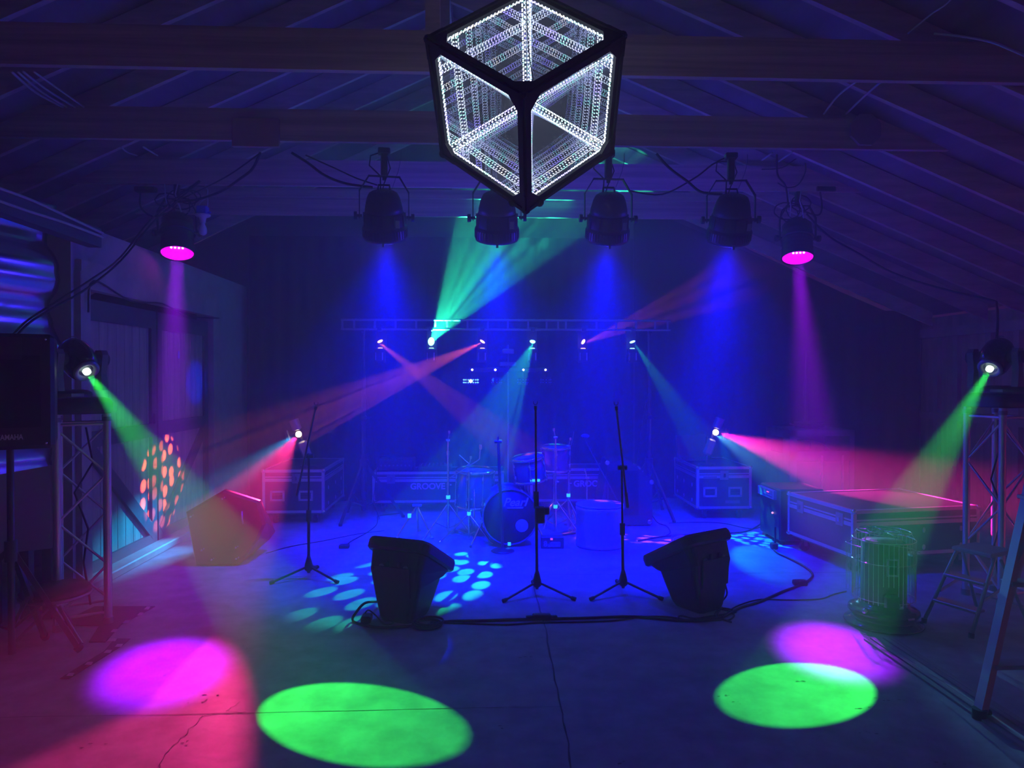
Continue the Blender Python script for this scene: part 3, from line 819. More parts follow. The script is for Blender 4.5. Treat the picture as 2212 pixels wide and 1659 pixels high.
for px, sd, lb in ((786, -1, 'tall black stand holding the left end of the back truss'), (1408, 1, 'tall black stand holding the right end of the back truss')):
    st = thing('truss_stand', lb, 'stand', (LN(px), Y_SC+.06, 0), group='stands under the back truss')
    MB().cyl((0, 0, .10), (0, 0, .75), .030, n=14).cyl((0, 0, .72), (0, 0, 1.75), .024, n=12).cyl((0, 0, 1.7), (0, 0, zb_-.0), .018, n=12).obj('pole', M_BLACKM, st)
    MB().cyl((0, 0, .60), (0, 0, .70), .05, n=14).obj('collar', M_BLACKM, st)
    for k in range(3):
        a = math.radians(-65+120*k if sd > 0 else 245+120*k)
        MB().bar((.03*math.cos(a), .03*math.sin(a), .64), (.46*math.cos(a), .46*math.sin(a), .02), .024, .03).obj('leg', M_BLACKM, st)
        MB().bar((.03*math.cos(a), .03*math.sin(a), .16), (.30*math.cos(a), .30*math.sin(a), .26), .018, .01).obj('brace', M_BLACKM, st)
        MB().cyl((.46*math.cos(a), .46*math.sin(a), 0), (.46*math.cos(a), .46*math.sin(a), .03), .022, n=8).obj('foot', M_RUBBER, st)
    MB().bbox((0, 0, 1.20), (.07, .07, .05), .01).cyl((0, 0, 1.2), (.09, 0, 1.2), .012, n=8).obj('locking_knob', M_BLACK, st)
    MB().tube([(sd*-.03, -.03, 1.5), (sd*-.10, -.05, 1.1), (sd*-.16, -.05, .6), (sd*-.12, -.05, .2), (sd*-.2, -.1, .01)], .005, 6).obj('cable', M_RUBBER, st)
    MB().bar((0, -.06, zb_), (0, 0, zb_-.02), .04, .05).obj('bracket', M_BLACKM, st)

SC_L = ['orange mirror scanner at the left end of the back truss', 'brightest teal mirror scanner throwing the wide fan up to the roof',
        'orange mirror scanner third along the back truss, aimed down to the barn door', 'teal mirror scanner above the kick drum, aimed down to the floor',
        'orange mirror scanner aimed up to the right on the back truss', 'teal mirror scanner at the right end of the back truss']
for i, (pos, col, tgt) in enumerate(SCAN_POS):
    g = M_GO if col == ORANGE else M_GT
    root = thing('mirror_scanner', SC_L[i], 'stage light', (pos[0], Y_SC+.05, pos[2]), group='mirror scanners under the back truss')
    d = (Vector(tgt)-Vector(pos)).normalized(); up = Vector((0, 0, 1)); nrm = (d-Vector((0, 0, 1)).normalized()*-1*0).normalized()
    MB().bbox((0, 0, -.15), (.12, .12, .17), .012).bbox((0, .075, .02), (.13, .03, .36), .006).obj('housing', M_BLACK, root)
    MB().bar((0, .06, .14), (0, .06-.0, zb_-pos[2]-.0), .03, .03, (0, 1, 0)).bbox((0, -.02, zb_-pos[2]+.0), (.05, .12, .04), .006).obj('clamp', M_BLACKM, root)
    MB().lathe([(0.0001, -.058), (.024, -.056), (.030, -.062), (.030, -.075)], n=20).obj('lens', g, root)
    # mirror, half way between straight down and the beam
    nn = (d + Vector((0, 0, -1))*0.9); nn = Vector((nn.x, -abs(nn.y)-.2, nn.z)).normalized()
    Mm = Matrix.Translation((0, -.012, .018)) @ nn.to_track_quat('Z', 'Y').to_matrix().to_4x4()
    big = 1.5 if i == 1 else 1.0
    MB(Mm).lathe([(0.0001, .003), (.032*big, .002), (.034*big, -.003), (.0001, -.004)], n=20).obj('mirror', g, root)
    MB().cyl((0, .07, .02), (0, .0, .018), .008, n=8).obj('mirror_arm', M_GREY, root)
    MB().box((.035, -.062, -.16), (.014, .004, .09)).obj('reflection_strip', M_EDGE, root)  # reflections on the housing, built as pale strips
    MB().box((-.045, -.062, -.16), (.006, .004, .09)).obj('reflection_strip', M_EDGE, root)

# ---- effect bar on its own thin stand
gx = LN(1098)
gb = thing('effect_bar', 'thin black light bar with four small lamps above four blue effect lamps', 'stage light', (gx, 8.40, 0))
zb1 = 1.7+(811-799)/FPX*8.4; zb2 = 1.7+(811-823)/FPX*8.4
MB().bbox(((LN(1015)+LN(1186))/2-gx, 0, zb1), (.96, .06, .055), .01).obj('bar', M_BLACKM, gb)
MB().bbox((0, 0, zb1+.07), (.20, .05, .05), .008).bbox((0, 0, zb1+.22), (.14, .07, .06), .01).cyl((0, 0, zb1+.02), (0, 0, zb1+.30), .010, n=8).obj('controller', M_GREY, gb)
MB().cyl((0, .03, 0.02), (0, .03, zb1), .012, n=10).obj('pole', M_GREY, gb)
for k in range(3):
    a = math.radians(90+120*k)
    MB().bar((0, .03, .35), (.38*math.cos(a), .03+.38*math.sin(a), .01), .02, .015).obj('leg', M_BLACKM, gb)
for px in (1020, 1070, 1131, 1179):
    MB().ball((LN(px)-gx, -.032, zb1), .013, 10).obj('lamp', M_GW, gb)
M_DB = glow('blue_bright', (0.15, 0.5, 1.0), 2.5)
for i, px in enumerate((1017, 1073, 1130, 1180)):
    x_ = LN(px)-gx
    MB().cyl((x_, 0, zb2-.045), (x_, 0, zb2+.04), .085 if i == 0 else .06, n=14).bar((x_, 0, zb2+.03), (x_, 0, zb1-.02), .02, .02).obj('effect_pod', M_BLACKM, gb)
    b = MB()
    rr = .088 if i == 0 else .063
    for k in range(9 if i == 0 else 5):
        a = PI+PI*(k+.5)/(9 if i == 0 else 5)
        for z in (-.018, .014): b.ball((x_+rr*math.cos(a), rr*math.sin(a), zb2+z), .009 if i == 0 else .006, 8)
    b.obj('pod_lens', M_DB if i == 0 else mat('pod_glass', (0.3, 0.4, 0.8), 0.1, emis=((0.02, 0.1, 1), .25)), gb)
MB().ball((LN(1017)-gx, -.09, zb2), .022, 10).obj('pod_lens', glow('blue_white', (0.6, 0.9, 1.0), 5), gb)

# ---- derby lamps on short stands standing on the cases
def derby(p, s_, label, zc):
    root = thing('derby_light', label, 'stage light', (p[0], p[1], zc), group='small bright effect lights standing on the flight cases')
    l = Vector((0, 0, p[2]-zc))
    px_ = s_*-.0
    MB().cyl((s_*-.10, .03, 0.01), (s_*-.10, .03, .34), .012, n=10).cyl((s_*-.10, .03, 0), (s_*-.10, .03, .015), .10, n=20).obj('stand', M_BLACKM, root)
    M_ = Matrix.Translation(l)
    T = M_ @ Matrix.Rotation(s_*math.radians(20), 4, 'Y')
    MB(T).cyl((0, .02, .06), (0, .02, .18), .055, n=16).lathe([(.03, .05), (.055, .06)], (0, .02, 0)).obj('lamp_pod', mat('lamp_blue_metal', (0.25, 0.25, 0.3), 0.3, 0.6), root)
    MB(T).bbox((s_*-.0, .03, -.19), (.11, .07, .20), .02).obj('control_box', M_GREY, root)
    MB(T).bar((0, .06, -.12), (0, .06, .16), .03, .02, (0, 1, 0)).bbox((s_*.14, .04, .02), (.05, .05, .15), .01).bar((0, .06, .03), (s_*.14, .04, .03), .02, .02).obj('frame', M_BLACKM, root)
    MB(M_).cyl((0, .06, 0), (s_*-.10, .03, -.28), .010, n=8).obj('bracket', M_BLACKM, root)
    MB(M_).ball((0, 0, 0), .036, 14).obj('lens', glow('derby_glow', (1.0, 0.75, 0.45), 12), root)
    return root

# blocks and bits screwed to the ties
o = MB().bbox((0, 0, 0), (.365, .035, .225), .004).obj('wooden_block', mat('block_board', (0.5, 0.30, 0.25), 0.6)); o.location = W(553, 287, Y_TIE[1]-.06)
tag(o, 'flat square board screwed to the second tie at the left', 'board')
pts = [(.135*math.cos(PI/8+k*PI/4)*(1.0), .135*math.sin(PI/8+k*PI/4)) for k in range(8)]
o = MB().prism(pts, .03, Matrix.Rotation(PI/2, 4, 'X')).obj('octagonal_plate', mat('plate_grey', (0.33, 0.28, 0.30), 0.6)); o.location = W(1867, 282, Y_TIE[1]-.046)
tag(o, 'eight-sided wooden plate on the second tie at the right', 'plate')

# loose wires
def cable(name, label, pts, r, m, cat='cable', group=None, kinds=None):
    P = [Vector(p) for p in pts]
    # smooth it
    out = []
    for i in range(len(P)-1):
        p0 = P[max(i-1, 0)]; p1 = P[i]; p2 = P[i+1]; p3 = P[min(i+2, len(P)-1)]
        for k in range(5):
            t = k/5
            out.append(0.5*((2*p1)+(-p0+p2)*t+(2*p0-5*p1+4*p2-p3)*t*t+(-p0+3*p1-3*p2+p3)*t*t*t))
    out.append(P[-1])
    o = MB().tube(out, r, 7).obj(name, m)
    return tag(o, label, cat, group)
def Wp(lst, Y): return [W(a, b, Y if len(q) == 0 else q[0]) for (a, b, *q) in lst]
g1 = 'pale wires crossing between the ties'
def tie_wire(lab, a, b, k0, k1, sag=(0, 0), r=.008):
    cable('wire', lab, [W(a[0], a[1], Y_TIE[k0]+.02), W((a[0]+b[0])/2+sag[0], (a[1]+b[1])/2+sag[1], (Y_TIE[k0]+Y_TIE[k1])/2), W(b[0], b[1], Y_TIE[k1]-.03)], r, M_BONE, 'wire', g1)
tie_wire('pale wire dropping from the first tie, lowest of the four at upper left', (25, 155), (137, 232), 0, 1, (-4, 6), .009)
tie_wire('pale wire beside the lowest one between first and second tie at upper left', (38, 155), (145, 232), 0, 1, (-3, 4), .008)
tie_wire('brownish wire, third of the four between the ties at upper left', (50, 155), (163, 232), 0, 1, (0, 4), .008)
tie_wire('brightest straight wire of the four at upper left', (73, 155), (182, 232), 0, 1, (0, 0), .007)
tie_wire('short wire between the second and third tie, nearest the middle', (310, 318), (340, 336), 1, 2, (0, 0), .008)
tie_wire('short wavy wire between the second and third tie at the left', (262, 318), (296, 336), 1, 2, (-4, 2), .007)
tie_wire('wavy pale wire above the eight-sided plate, left one of two', (1851, 175), (1780, 246), 0, 1, (-6, -3), .008)
tie_wire('wavy pale wire above the eight-sided plate, right one of two', (1905, 175), (1828, 246), 0, 1, (-2, 0), .008)
tie_wire('short bright wire above the right stage lamp', (1668, 330), (1646, 346), 1, 2, (0, 0), .008)
tie_wire('short bright wire right of the one above the right stage lamp', (1712, 328), (1682, 349), 1, 2, (0, 0), .009)
cable('wire', 'long pale wire curving down from the top edge at the right', [W(2058, -5, 3.9), W(2040, 12, 4.0), W(2015, 28, 4.1), W(1990, 48, 4.2), W(1962, 72, Y_TIE[0]-.03)], .006, M_BONE, 'wire')
cable('wire', 'pale wire running along the rafter in the top right corner', [W(2018, 72, 4.3), W(2075, 78, 4.2), W(2140, 90, 4.05), W(2190, 110, 3.95), W(2260, 140, 3.85)], .008, M_BONE, 'wire')

g2 = 'black cables slung along the ties'
cable('cable', 'black cable sagging from the second tie down to the left magenta can', [W(562, 330, 5.8), W(545, 365, 6.0), W(520, 385, 6.3), W(480, 412, 6.6), W(430, 430, 6.85), W(385, 436, 6.95)], .011, M_RUBBER, 'cable', g2)
cable('cable', 'thin black cable just above the thicker one at the left magenta can', [W(560, 332, 5.8), W(500, 375, 6.2), W(450, 402, 6.6), W(395, 428, 6.9)], .006, M_RUBBER, 'cable', g2)
cable('cable', 'black cable running from the board on the tie to the first stage lamp', [W(630, 330, 5.85), W(665, 352, 5.85), W(700, 378, 5.9), W(745, 396, 5.95), W(805, 405, 5.98)], .011, M_RUBBER, 'cable', g2)
cable('cable', 'thin black cable above the one feeding the first stage lamp', [W(660, 335, 5.85), W(720, 362, 5.9), W(770, 385, 5.95), W(815, 400, 5.98)], .006, M_RUBBER, 'cable', g2)
cable('cable', 'black cable feeding the right stage lamp from the cube side', [W(1418, 332, 5.85), W(1445, 362, 5.88), W(1485, 392, 5.9), W(1515, 415, 5.95), W(1560, 420, 5.98)], .011, M_RUBBER, 'cable', g2)
cable('cable', 'black cable slung straight between the two stage lamps on the right', [W(1360, 412, 5.98), W(1430, 420, 5.95), W(1500, 385, 5.92), W(1545, 352, 5.9), W(1580, 350, 5.88)], .007, M_RUBBER, 'cable', g2)
cable('cable', 'black cable hanging from the second tie to the right magenta can', [W(1678, 335, 6.1), W(1680, 378, 6.4), W(1697, 402, 6.7), W(1702, 440, 6.95)], .009, M_RUBBER, 'cable', g2)
cable('cable', 'black cable hung in a loop on the third tie above the right magenta can', [W(1645, 366, 6.96), W(1690, 362, 6.9), W(1728, 340, 6.9), W(1741, 365, 6.9), W(1725, 398, 6.9), W(1700, 405, 6.9), W(1680, 395, 6.9)], .006, M_RUBBER, 'cable', g2)
cable('cable', 'black cable running down the roof slope to the right tower', [W(1742, 462, 7.0), W(1790, 510, 6.9), W(1850, 545, 6.6), W(1930, 590, 6.3), W(2040, 625, 5.9), W(2140, 648, 5.5), W(2153, 660, 5.3), W(2155, 700, 5.2), W(2152, 742, 5.05)], .009, M_RUBBER, 'cable', g2)
cable('cable', 'upper of two black cables slung across the barn door frame', [W(430, 390, 6.9), W(330, 470, 6.4), W(260, 556, 5.9), W(190, 608, 5.5), W(100, 665, 5.0), W(50, 700, 4.7), W(10, 745, 4.6)], .007, M_RUBBER, 'cable', 'cables slung to the loudspeaker')
cable('cable', 'lower of two black cables slung across the barn door frame', [W(432, 392, 6.9), W(335, 476, 6.4), W(262, 562, 5.9), W(185, 625, 5.5), W(110, 668, 5.0), W(60, 700, 4.7), W(20, 745, 4.6)], .008, M_RUBBER, 'cable', 'cables slung to the loudspeaker')
cable('cable', 'black cable pinned along the barn door lintel', [Vector((XW+.05, 5.72, 2.2)), Vector((XW+.05, 5.80, 2.46)), Vector((XW+.05, 6.4, 2.36)), Vector((XW+.05, 7.0, 2.40)), Vector((XW+.05, 7.6, 2.33)), Vector((XW+.05, 8.5, 2.38))], .008, M_RUBBER, 'cable')
# power strips on the third tie
for (px, py, lb) in ((315, 412, 'small black power strip under the third tie at the left'), (1782, 418, 'small black power strip under the tie right of the magenta can')):
    o = MB().bbox((0, 0, 0), (.20, .07, .05), .008).obj('power_strip', M_BLACK); o.location = W(px, 403, 7.0)+Vector((0, 0, -.03)); tag(o, lb, 'power strip', 'power strips on the ties')
    s_ = W(px, 403, 7.0)+Vector((0, 0, -.055))
    k = 1 if px < 1000 else -1
    cable('cable', 'black cable looping from the power strip '+('toward the bare bulb' if k > 0 else 'back to the right magenta can'), [s_+Vector((-.05, 0, 0)), s_+Vector((-.04, -.02, -.15)), s_+Vector((k*.08, -.03, -.24)), s_+Vector((k*.22, -.02, -.20)), s_+Vector((k*.30, 0, -.12))], .008, M_RUBBER, 'cable', g2)
# ================================================================== flight cases
def flight_case(name, label, c, rz, w, d, h, z0=.13, lid=.30, group='black flight cases with aluminium edges', side_handles=True, catches=(0.5,), txt=None, corner=True):
    root = thing(name, label, 'flight case', (c[0], c[1], 0), rz, group)
    MB().box((0, 0, z0+h/2), (w-.01, d-.01, h-.01)).obj('body', M_LAM, root)
    e = MB(); t = .028; th = .006
    zs = z0+h*(1-lid)
    for z in (z0+t/2, z0+h-t/2):
        for s_ in (-1, 1):
            e.box((0, s_*(d/2), z), (w+.004, th, t)); e.box((s_*(w/2), 0, z), (th, d+.004, t))
    for z in (z0+.0005, z0+h-.0005):
        for s_ in (-1, 1):
            e.box((0, s_*(d/2-t/2), z), (w, t, th)); e.box((s_*(w/2-t/2), 0, z), (t, d, th))
    for sx in (-1, 1):
        for sy in (-1, 1):
            e.box((sx*(w/2-t/2), sy*(d/2), z0+h/2), (t, th+.002, h)); e.box((sx*(w/2), sy*(d/2-t/2), z0+h/2), (th+.002, t, h))
    # lid closing strips
    for s_ in (-1, 1):
        e.box((0, s_*(d/2), zs-.022), (w, th+.004, .034)); e.box((s_*(w/2), 0, zs-.022), (th+.004, d, .034))
        e.box((0, s_*(d/2), zs+.014), (w, th, .014)); e.box((s_*(w/2), 0, zs+.014), (th, d, .014))
    e.obj('edging', M_EDGE, root)
    if corner:
        for sx in (-1, 1):
            for sy in (-1, 1):
                for z in (z0+.01, z0+h-.01):
                    MB().ball((sx*(w/2-.006), sy*(d/2-.006), z), .026, 10).obj('ball_corner', M_CHROME, root)
    for fx in catches:
        x = (fx-.5)*w; k = MB()
        k.bbox((x, -d/2-.006, zs-.004), (.10, .012, .11), .003)
        ko = k.obj('catch', M_GREY, root)
        MB().bbox((x, -d/2-.016, zs-.004), (.03, .012, .05), .004).obj('catch_key', M_CHROME, ko)
    if side_handles:
        for fx in (.24, .70):
            x = (fx-.5)*w
            f = MB(); 
            for s_ in (-1, 1):
                f.box((x+s_*.07, -d/2-.004, z0+h*.40), (.022, .01, .11)); f.box((x, -d/2-.004, z0+h*.40+s_*.048), (.16, .01, .022))
            q = f.obj('handle_dish', M_EDGE, root)
            MB().cyl((x-.055, -d/2-.012, z0+h*.40), (x+.055, -d/2-.012, z0+h*.40), .008, n=8).obj('handle', M_BLACKM, q)
    for sx in (-1, 1):                           # bolts down the long sides
        for fy in (-.3, 0.05, .35):
            for z in (z0+h*.15, z0+h*.52):
                MB().ball((sx*(w/2+.001), fy*d, z), .018, 8, (.35, 1, 1.4)).obj('side_latch', M_EDGE, root)
    for sx in (-1, 1):
        for sy in (-1, 1):
            x, y = sx*(w/2-.12), sy*(d/2-.10)
            cw = MB().cyl((x-.018, y, .048), (x+.018, y, .048), .048, n=18).obj('caster_wheel', M_RUBBER, root)
            MB().box((x, y, z0-.006), (.085, .085, .008)).bar((x-.024, y, .05), (x-.024, y, z0-.004), .004, .035, (0, 1, 0)).bar((x+.024, y, .05), (x+.024, y, z0-.004), .004, .035, (0, 1, 0)).obj('caster_fork', M_GREY, cw)
    MB().box((0, 0, z0-.015), (w-.06, d-.06, .02)).obj('underside', M_BLACK, root)
    return root
# left case: front face px 567..700, floor y 1134
def front(px0, px1, fy, ytop):
    Y = F((px0+px1)/2, fy).y; x0 = W(px0, fy, Y).x; x1 = W(px1, fy, Y).x; zt = W(px0, ytop, Y).z
    return Y, x0, x1, zt
Y, x0, x1, zt = front(567, 700, 1133, 1016)
cA = flight_case('flight_case', 'black flight case left of the stage with the small bright light above it', ((x0+x1)/2, Y+.58, 0), 0, x1-x0, 1.14, zt-.13, .13, .19, catches=(.55,))
caseA = (x0, x1, Y, zt)
text('stencil', '12', .03, (.09, -.576, .20), (PI/2, 0, 0), M_EDGE, cA) if False else None
Y, x0, x1, zt = front(1500, 1622, 1124, 1010)
cB = flight_case('flight_case', 'black flight case right of the stage, under the small bright light', ((x0+x1)/2+.03, Y+.52, 0), 0, x1-x0-.02, .96, zt-.13, .13, .19, catches=(.5,))
MB().box((.10, -.485, .21), (.17, .004, .035)).obj('name_plate', M_GREY, cB)
MB().box((-.17, -.485, .50), (.16, .004, .028)).obj('sticker', M_GREY, cB)
caseB = (x0, x1, Y, zt)
Yg = 8.72
M_STEN = mat('stencil_orange_lit', (0.95, 0.45, 0.85), 0.6)  # pink from the orange light is put into the lettering colour
xg0, xg1 = W(805, 1100, Yg).x, W(1088, 1100, Yg).x
zg = W(850, 1020, Yg).z
cG = flight_case('flight_case', 'long low flight case stencilled GROOVE behind the floor tom', ((xg0+xg1)/2, Yg+.24, 0), 0, xg1-xg0, .48, zg-.13, .13, .22, side_handles=False, catches=(.14, .86))
text('lettering', 'GROOVE', .105, (W(924, 1051, Yg).x-(xg0+xg1)/2, -.243, W(924, 1051, Yg).z), (PI/2, 0, 0), M_STEN, cG, ext=.001, bold=.003)
xh0, xh1 = W(1146, 1100, Yg).x, W(1388, 1100, Yg).x
cH = flight_case('flight_case', 'long low flight case behind the cymbal stands, right of the kick drum', ((xh0+xh1)/2, Yg+.24, 0), 0, xh1-xh0, .48, zg-.10, .13, .22, side_handles=False, catches=(.10,))
M_STEN2 = mat('stencil_blue_lit', (0.7, 0.7, 1.0), 0.6)  # same lettering with the blue stage light put into its colour
text('lettering', 'GROOVE', .105, (W(1276, 1045, Yg).x-(xh0+xh1)/2, -.243, W(1276, 1045, Yg).z), (PI/2, 0, 0), M_STEN2, cH, ext=.001, bold=.003)
derby((DERBY[0][0], DERBY[0][1], DERBY[0][2]), -1, 'small bright effect light above the left flight case, one beam pink and one cyan', caseA[3]+.003)
derby((DERBY[1][0], DERBY[1][1], DERBY[1][2]), 1, 'small bright effect light above the right flight case, pink beam to the right', caseB[3]+.003)
# mixer / amplifier on the GROOVE case
rk = thing('amplifier', 'black amplifier with a handle lying on the GROOVE case', 'amplifier', (W(858, 1000, 8.95).x, 8.95, zg+.002))
MB().bbox((0, 0, .075), (.44, .30, .14), .01).obj('body', M_BLACK, rk)
MB().tube([(-.20, -.10, .14), (-.21, -.10, .175), (-.15, -.10, .19), (-.08, -.10, .175), (-.07, -.10, .14)], .008, 6).obj('handle', M_BLACK, rk)
mb = MB()
for k in range(8): mb.cyl((-.18+.05*k, -.15, .07), (-.18+.05*k, -.165, .07), .010, n=8)
mb.obj('knob', M_GREY, rk)
mx = thing('mixing_desk', 'low black mixing desk lying on the GROOVE case beside the amplifier', 'mixer', (W(935, 1000, 8.95).x+.03, 8.95, zg+.002))
MB().bbox((0, 0, .03), (.42, .30, .055), .008).obj('body', M_BLACK, mx)
mb = MB()
for i in range(8):
    for j in range(4): mb.cyl((-.17+.048*i, -.12+.07*j, .058), (-.17+.048*i, -.12+.07*j, .072), .007, n=6)
mb.obj('knob', M_GREY, mx)

# ---- long trunk and tall cabinet at the right
near = F(1843, 1243); far = F(1702, 1184)
dv = (far-near); L_ = 1.02; ang = math.atan2(dv.y, dv.x)
# local x runs along the visible long side from near to far; trunk extends to the right of it
wdt = 1.25
rz_ = ang-PI
cx = (near+far)/2 + Vector((math.cos(rz_+PI/2), math.sin(rz_+PI/2), 0))*(wdt/2)
LL = dv.length
cT = flight_case('long_trunk', 'long flight case trunk behind the heater, its side lit pink and blue', (cx.x, cx.y, 0), rz_, LL, wdt, .40, .15, .25, group=None, side_handles=False, catches=(.22, .82))
Yc = 8.42; xc0, xc1 = W(1705, 1190, 8.4).x, W(1845, 1190, 8.4).x; zc = W(1705, 930, 8.4).z
cab = thing('tall_cabinet', 'tall plywood equipment cabinet with an open top bay, behind the long trunk', 'cabinet', ((xc0+xc1)/2, Yc+.35, 0))
w_, d_ = xc1-xc0, .70
M_PLY = mat('painted_plywood', (0.30, 0.22, 0.26), 0.6, noise=((5, 5, 1), .2, 3))
b = MB()
b.box((-w_/2+.012, .0, zc/2+.02), (.024, d_-.0, zc-.04)) if False else None
b.box((w_/2-.012, 0, zc/2+.0), (.024, d_, zc)).box((0, d_/2-.012, zc/2), (w_, .024, zc)).box((0, 0, zc-.012), (w_, d_, .024)).box((0, 0, zc*.80-.16), (w_, d_, .02)).box((0, 0, .10), (w_, d_, .024))
# side panel with a window near the top
b.box((-w_/2+.012, 0, (zc-.30)/2), (.024, d_, zc-.30)).box((-w_/2+.012, 0, zc-.05), (.024, d_, .10)).box((-w_/2+.012, -d_/2+.09, zc-.18), (.024, .18, .26)).box((-w_/2+.012, d_/2-.08, zc-.18), (.024, .16, .26))
b.obj('carcass', M_PLY, cab)
f = MB()
f.box((-w_/2+.045, -d_/2-.008, zc/2), (.09, .018, zc)).box((w_/2-.03, -d_/2-.008, zc/2), (.06, .018, zc)).box((0, -d_/2-.008, zc-.035), (w_, .018, .07)).box((0, -d_/2-.008, zc*.70), (w_, .018, .11))
f.obj('face_frame', M_PLY, cab)
MB().box((.02, -d_/2+.01, zc*.33), (w_-.15, .016, zc*.60)).obj('door', mat('pink_lit_panel', (0.28, 0.12, 0.18), 0.6), cab)  # door colour carries the pink light that falls on it
MB().box((.0, -d_/2-.012, zc*.50), (.028, .012, .42)).box((.26, -d_/2-.012, zc*.50), (.028, .012, .42)).obj('metal_strip', M_EDGE, cab)
# things inside the open bay: a boom arm
MB().tube([(-.24, -.1, zc-.14), (0, -.12, zc-.14), (.10, -.14, zc-.18), (.20, -.16, zc-.26)], .008, 6).box((-.02, -.12, zc-.2), (.02, .02, .09)).obj('boom_arm', M_GREY, cab)
# amplifier fixed in the left side and its cable
sb0 = F(1707, 1194); sbx = thing('bass_speaker', 'black bass speaker with an amplifier panel, behind the long trunk', 'speaker', (sb0.x+.245, sb0.y+.53, 0))
cab = sbx; w_ = .47
MB().bbox((0, 0, .30), (.46, .50, .52), .015).obj('body', M_BLACK, sbx)
for (x, y) in ((-.17, -.18), (-.17, .18), (.17, -.18), (.17, .18)): MB().cyl((x, y, 0), (x, y, .045), .025, n=10).obj('foot', M_RUBBER, sbx)
MB().box((-w_/2-.01, .02, .49), (.03, .40, .09)).obj('side_amplifier', M_GREY, cab)
mb = MB(); mb.box((-w_/2-.027, .02, .53), (.005, .40, .006)).box((-w_/2-.027, .02, .45), (.005, .40, .006)).box((-w_/2-.027, -.17, .49), (.005, .02, .08)).box((-w_/2-.027, .21, .49), (.005, .012, .08))
for k in range(7): mb.box((-w_/2-.027, -.12+.03*k, .48), (.005, .016, .01))
mb.obj('side_amplifier_trim', M_EDGE, cab)
mb = MB(); 
for k in range(2): mb.ball((-w_/2-.028, -.02-.03*k, .505), .006, 8)
mb.obj('red_lamp', glow('red_led', (1, .1, .2), 3), cab)
MB().ball((-w_/2-.004, -.10, .30), .012, 8).obj('pink_lamp', glow('pink_led', (1, .4, .6), 1.5), cab)
# coil of cable on top of the cabinet
mb = MB(); rr = random.Random(3)
for k in range(7):
    R1 = rr.uniform(.13, .22); ox, oy = rr.uniform(-.05, .05), rr.uniform(-.04, .04); z = zc+.012+.010*k
    mb.tube([(ox+R1*math.cos(q*PI/12), oy+R1*.8*math.sin(q*PI/12), z+.006*math.sin(q*.9+k)) for q in range(24)], .009, 6, closed=True)
o = mb.obj('cable_coil', M_RUBBER); o.location = ((xc0+xc1)/2-.02, Yc+.33, 0); tag(o, 'heap of coiled black cable lying on the tall cabinet', 'cable')
# folded stand behind the cabinet
fs = thing('folded_stand', 'folded black stand leaning upright behind the tall cabinet', 'stand', (W(1745, 900, 9.2).x-.0, 9.27, 0))
MB().cyl((0, 0, .02), (0, 0, 2.02), .022, .014, n=10).obj('pole', M_BLACKM, fs)
for k in range(3):
    a = 2*PI*k/3+.4
    MB().cyl((.05*math.cos(a), .05*math.sin(a), 0), (.02*math.cos(a), .02*math.sin(a), 1.60), .014, .010, n=8).obj('leg', M_BLACKM, fs)
MB().cyl((0, 0, .95), (0, 0, 1.02), .05, n=12).obj('collar', M_BLACK, fs)
# laptop-like lid and papers on right case
o = MB().bbox((0, 0, .16), (.42, .03, .30), .01, Matrix.Rotation(math.radians(-14), 4, 'X')).bbox((0, -.10, .012), (.42, .26, .022), .006).obj('laptop', M_BLACK)
o.location = (caseB[0]+.22, caseB[2]+.78, caseB[3]+.01); o.rotation_euler = (0, 0, .15); tag(o, 'open black laptop standing on the right flight case', 'laptop')

# ---- black speaker cabinet behind the drum stool
sp = thing('guitar_cabinet', 'black speaker cabinet with a sloping top, metal corners, right of the drum kit', 'speaker', (W(1338, 1115, 8.1).x, 8.05, 0))
prof = [(0, 0), (.50, 0), (.50, .50), (.30, .74), (0, .74)]
prof = [(.32, 0), (-.30, 0), (-.30, .22), (-.12, .66), (.32, .66)]
MB().prism([(-.30, .02), (.32, .02), (.32, .52), (.06, .74), (-.18, .74)], .45, Matrix.Translation((0, .225, 0)) @ Matrix.Rotation(PI/2, 4, 'X')).obj('body', M_BLACK, sp)
for (x, z) in ((.31, .50), (-.19, .72), (.29, .05), (-.28, .05)):
    MB().ball((x, -.222, z), .030, 10, (1, .5, 1)).obj('metal_corner', M_CHROME, sp)
MB().box((-.02, -.228, .38), (.36, .006, .5)).obj('grille', M_CLOTH, sp)

